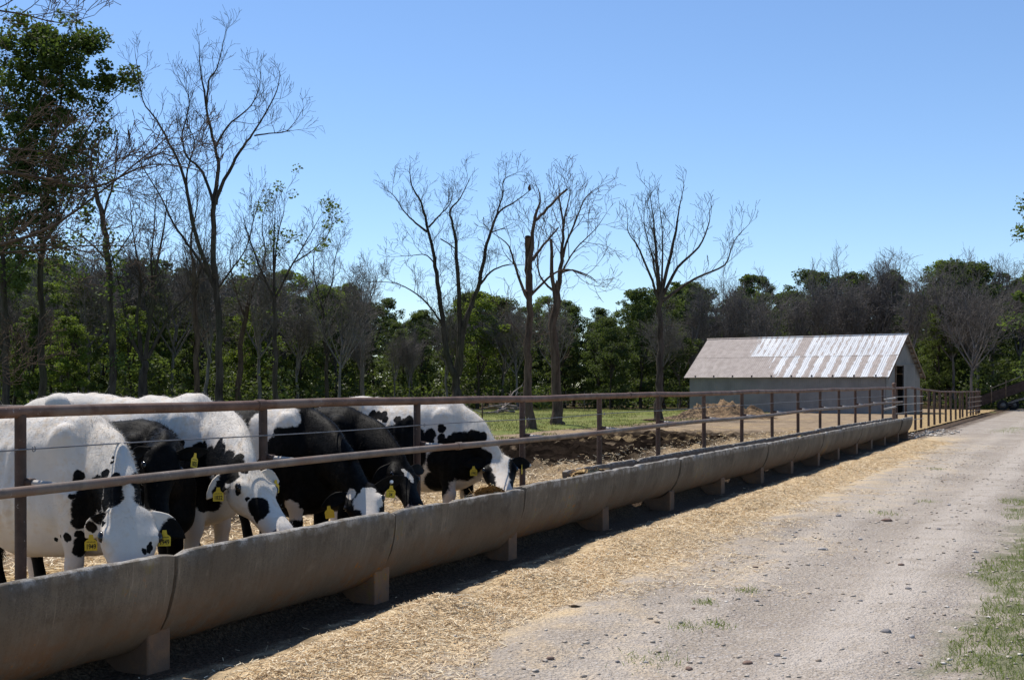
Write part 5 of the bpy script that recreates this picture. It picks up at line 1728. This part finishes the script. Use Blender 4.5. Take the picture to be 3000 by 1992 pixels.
    P = cen[pick] + g.normal(0, .007, (hair, 3)); Nn = nr[pick]
    comb = 1.5 * np.array([-.75, 0, -.55]) + g.normal(0, .5, (hair, 3))
    comb -= Nn * (comb * Nn).sum(1)[:, None]
    nk = isneck[pick]
    D = Nn * np.where(nk, .8, .38)[:, None] + comb; D /= np.linalg.norm(D, axis=1)[:, None]
    L = np.where(nk, .012 + .018 * g.rand(hair), .008 + .010 * g.rand(hair))[:, None]
    Sd = np.cross(D, g.normal(0, 1, (hair, 3))); Sd /= np.linalg.norm(Sd, axis=1)[:, None]
    V = np.stack([P - Nn * .004 - Sd * .0011, P - Nn * .004 + Sd * .0011, P + D * L], 1).reshape(-1, 3)
    link('coat_hair', npmesh('coat_hair', V, np.arange(3 * hair).reshape(-1, 3)), cm, root)
    # eyes, nostrils
    for sd in (-1, 1):
        c = hd(.275, .004, sd * .128); mbe = MB(); rr = []
        for i in range(7):
            a = -math.pi / 2 + math.pi * (i + .5) / 7
            rr.append([c + ax * (.030 * HS * math.cos(a) * math.cos(b)) + up * (.022 * HS * math.cos(a) * math.sin(b)) + side * (.020 * HS * math.sin(a)) for b in np.linspace(0, 2 * math.pi, 12, endpoint=False)])
        mbe.loft(rr); mbe.build('eye', M['eye_dark'], root, True)
    mbn = MB()
    rings = [ellring(hd(t, -.04, 0), up, side, hu * HS, hd_ * HS, hw * HS, 16, .84) for (t, hu, hd_, hw) in ((.90, .075, .058, .083), (.97, .070, .052, .079), (1.035, .035, .03, .05))]
    mbn.loft(rings); mbn.build('muzzle', M['nose'] if idx not in (1,) else M['nose'], root, True)
    # ears: (side sign, world direction, spread normal world)
    earpos = {}
    for (sd, dvec, face) in ears:
        r0 = hd(.045, -.015, sd * .095)
        d = (rinv @ Vector(dvec)).normalized(); fn = rinv @ Vector(face); fn = (fn - d * fn.dot(d)).normalized(); wv = d.cross(fn).normalized()
        L = .215 * min(HS, 1.17)
        mbq = MB(); rings = []
        for t, w_, dr in ((-.12, .022, 0), (.05, .030, 0), (.2, .040, .0), (.38, .050, -.004), (.56, .049, -.012), (.74, .038, -.022), (.9, .021, -.034), (1.0, .005, -.042)):
            c = r0 + d * (t * L) + fn * (dr * HS)
            ring = []
            for k in range(12):
                a = 2 * math.pi * k / 12
                u_ = math.cos(a); th = .010 * math.sin(a) if t > .1 else .020 * math.sin(a)
                ring.append(c + wv * (w_ * HS * u_) + fn * (HS * (th + .40 * w_ * u_ * u_)))
            rings.append(ring)
        mbq.loft(rings); mbq.build('ear', cm, root, True)
        earpos[sd] = (r0, d, wv, fn, L)
    for tg in tags:
        (sd, txt, t_, faceyaw, tilt, drop) = tg
        r0, d, wv, fn, L = earpos[sd]
        c = r0 + d * (L * t_) + Vector((0, 0, -drop)) + (rinv @ Vector((.15, -.98, 0))) * .035
        tagE = empty('ear_tag', c); tagE.parent = root
        tagE.rotation_euler = (R(90 + tilt[0]), R(tilt[1]), R(faceyaw - hdg))
        tagE.scale = (.84, .84, .84)
        k = .0445
        poly = [(-k, -.075), (k, -.075), (k * 1.03, -.012), (k * .86, .0), (.020, .012), (.014, .045), (-.014, .045), (-.020, .012), (-k * .86, .0), (-k * 1.03, -.012)]
        mbp = MB(); mbp.loft([[(a, b - .02, -.0012) for a, b in poly], [(a, b - .02, .0012) for a, b in poly]])
        mbp.build('plate', M['tag_yellow'], tagE)
        if txt:
            tm = text_mesh(txt, .047); o = link('number', tm, M['tag_ink'], tagE); o.location = (0, -.066, .0021); o.scale = (.80, 1.12, 1)
            mbx = MB()
            for i in range(6): mbx.box(-.030 + i * .0105, -.023 + i * .0105, -.032, -.027 + .002 * (i % 2), .0015, .0020)
            mbx.build('small_print', M['tag_ink'], tagE)
    # tail
    path = tail or [(-1.44, 0, 1.30), (-1.52, 0, 1.18), (-1.53, .01, .95), (-1.51, .0, .70), (-1.49, .02, .50)]
    mbt = MB(); mbt.tube([Vector(q) * S for q in path], [.035, .03, .022, .017, .014], 10); mbt.build('tail', cm, root, True)
    e = Vector(path[-1]) * S; dtl = (e - Vector(path[-2]) * S).normalized(); nn = 500
    sp_ = .20 if tail is None else .55
    D = np.array(dtl)[None] + g.normal(0, sp_ * .6, (nn, 3)); D /= np.linalg.norm(D, axis=1)[:, None]
    P = np.array(e)[None] + g.normal(0, .012, (nn, 3)); L = (.12 + .16 * g.rand(nn))[:, None]
    Sd = np.cross(D, g.normal(0, 1, (nn, 3))); Sd /= np.linalg.norm(Sd, axis=1)[:, None]
    mid = P + D * L * .5 + g.normal(0, .012, (nn, 3)); tip = P + D * L + g.normal(0, .03, (nn, 3)) + [0, 0, -.03]
    V = np.stack([P - Sd * .002, P + Sd * .002, mid + Sd * .0017, mid - Sd * .0017, tip], 1).reshape(-1, 3); b_ = np.arange(nn)[:, None] * 5
    link('tail_switch', npmesh('tail_switch', V, np.concatenate([b_ + [0, 1, 2], b_ + [0, 2, 3], b_ + [3, 2, 4]])), M['tail_blond'] if tail else cm, root)
    tag(root, label, 'cow', 'cattle feeding at the trough')
    return root


def pq(px, py, p_):                 # a point seen at this place, standing p_ metres back from the track's line
    Y = 3500 * p_ / (CA * (3200 - px)); return at(px, py, Y)


def rootat(s_, p_): q = W(s_, p_); return (q.x, q.y)


cow(1, rootat(6.02, 6.24), -26, 1.045, pq(382, 1492, 5.45), (-2.30, 7.20, .40), (.42, -.95, .30),
    [(1, (-.75, .20, -.62), (.3, -.9, .25)), (-1, (.85, -.15, -.48), (.2, -.95, .25))],
    [(1, '1949', .62, 12, (0, 0), .045), (-1, '1949', .45, 12, (0, 0), .05)],
    'mostly white cow facing out in front, tagged 1949 on both ears', face=((-.06, -.01, .05, .055), (-.05, -.02, -.06, .06), (-.10, -.03, 0, .075), (-.24, -.04, -.02, .085), (-.18, -.08, -.08, .07)), head=1.26, roll=0, hair=15000, ridge=.004)
cow(2, rootat(7.66, 6.70), -20, 1.14, pq(718, 1380, 5.72), (-1.60, 8.58, .60), (.72, -.50, .45),
    [(1, (-.55, -.60, -.50), (.2, -.8, .5)), (-1, (.5, .7, -.1), (.7, -.5, .4))],
    [(1, '1832', .55, 14, (0, 0), .03), (-1, None, .7, 60, (0, 0), .03)],
    'tall white-backed cow with black cheek spot, tagged 1832', head=1.16, hair=15000, ridge=.012)
cow(3, rootat(6.82, 6.42), -24, 1.0, pq(480, 1315, 5.78), (-2.38, 8.05, .86), (.55, -.8, .35),
    [(1, (-.7, .3, -.2), (.3, -.9, .3)), (-1, (.93, .05, .12), (.1, -.95, -.1))],
    [(-1, '1835', .62, 70, (0, 12), .02)],
    'all black cow squeezed between the two white cows', head=1.0, hair=12000)
cow(4, rootat(8.60, 6.35), -26, 1.06, pq(1058, 1428, 5.42), (-1.09, 9.42, .43), (.22, -.95, .45),
    [(1, (-.80, -.05, -.30), (.1, -.9, .4)), (-1, (.85, .1, .30), (.1, -.95, -.2))],
    [(1, None, .70, 10, (0, -8), .045), (-1, '34', .55, 14, (0, 6), .045)],
    'black cow with a white shoulder band and white forehead, head deep in trough', head=1.10, roll=14, hair=14000)
cow(5, rootat(9.50, 6.45), -26, 1.05, pq(1172, 1362, 5.65), (-.80, 10.4, .58), (.62, -.66, .42),
    [(1, (-.62, -.45, -.55), (.2, -.8, .4)), (-1, (.6, .7, .0), (.6, -.6, .3))],
    [], 'black cow with a small white blaze, second from right', head=1.02, hair=12000)
cow(6, rootat(11.38, 6.38), -26, 1.06, pq(1460, 1345, 5.66), (-.05, 11.95, .46), (.10, -.95, .30),
    [(1, (-.90, .0, -.05), (0, -.95, .2)), (-1, (.85, .25, -.12), (.1, -.95, .2))],
    [(1, '1993', .58, 4, (0, 0), .045), (-1, None, .5, 80, (0, 0), .03)],
    'white and black spotted cow with a white blaze, rightmost, tagged 1993', head=1.22, hair=13000, black_ears=True, face=((.18, .0, .150, .085), (.18, .0, -.150, .085), (.32, .0, .150, .090), (.32, .0, -.150, .090), (.48, .0, .135, .085), (.48, .0, -.135, .085), (.62, -.02, .115, .070), (.62, -.02, -.115, .070), (.3, -.1, .13, .11), (.3, -.1, -.13, .11)),
    tail=[(-1.44, 0, 1.30), (-1.50, -.12, 1.24), (-1.38, -.32, 1.18), (-1.22, -.42, 1.16), (-1.08, -.46, 1.14)])
# round white button on the banded cow's ear
for o in bpy.data.objects:
    if o.name.startswith('cow') and o.get('label', '').startswith('black cow with a white shoulder'):
        ears_ = [c for c in o.children if c.name.startswith('ear') and not c.name.startswith('ear_tag')]
        vs_ = np.array([v.co[:] for v in ears_[1].data.vertices]).reshape(8, 12, 3)
        c_ = Vector(vs_[4].mean(0)); fn_ = Vector((0.30, -.92, .25)); fn_ = Matrix.Rotation(R(26), 3, 'Z') @ fn_
        mb = MB(); mb.tube([c_ + fn_ * .004, c_ + fn_ * .022], [.016, .013], 14); mb.build('ear_button', M['tag_button'], o, angle=40)
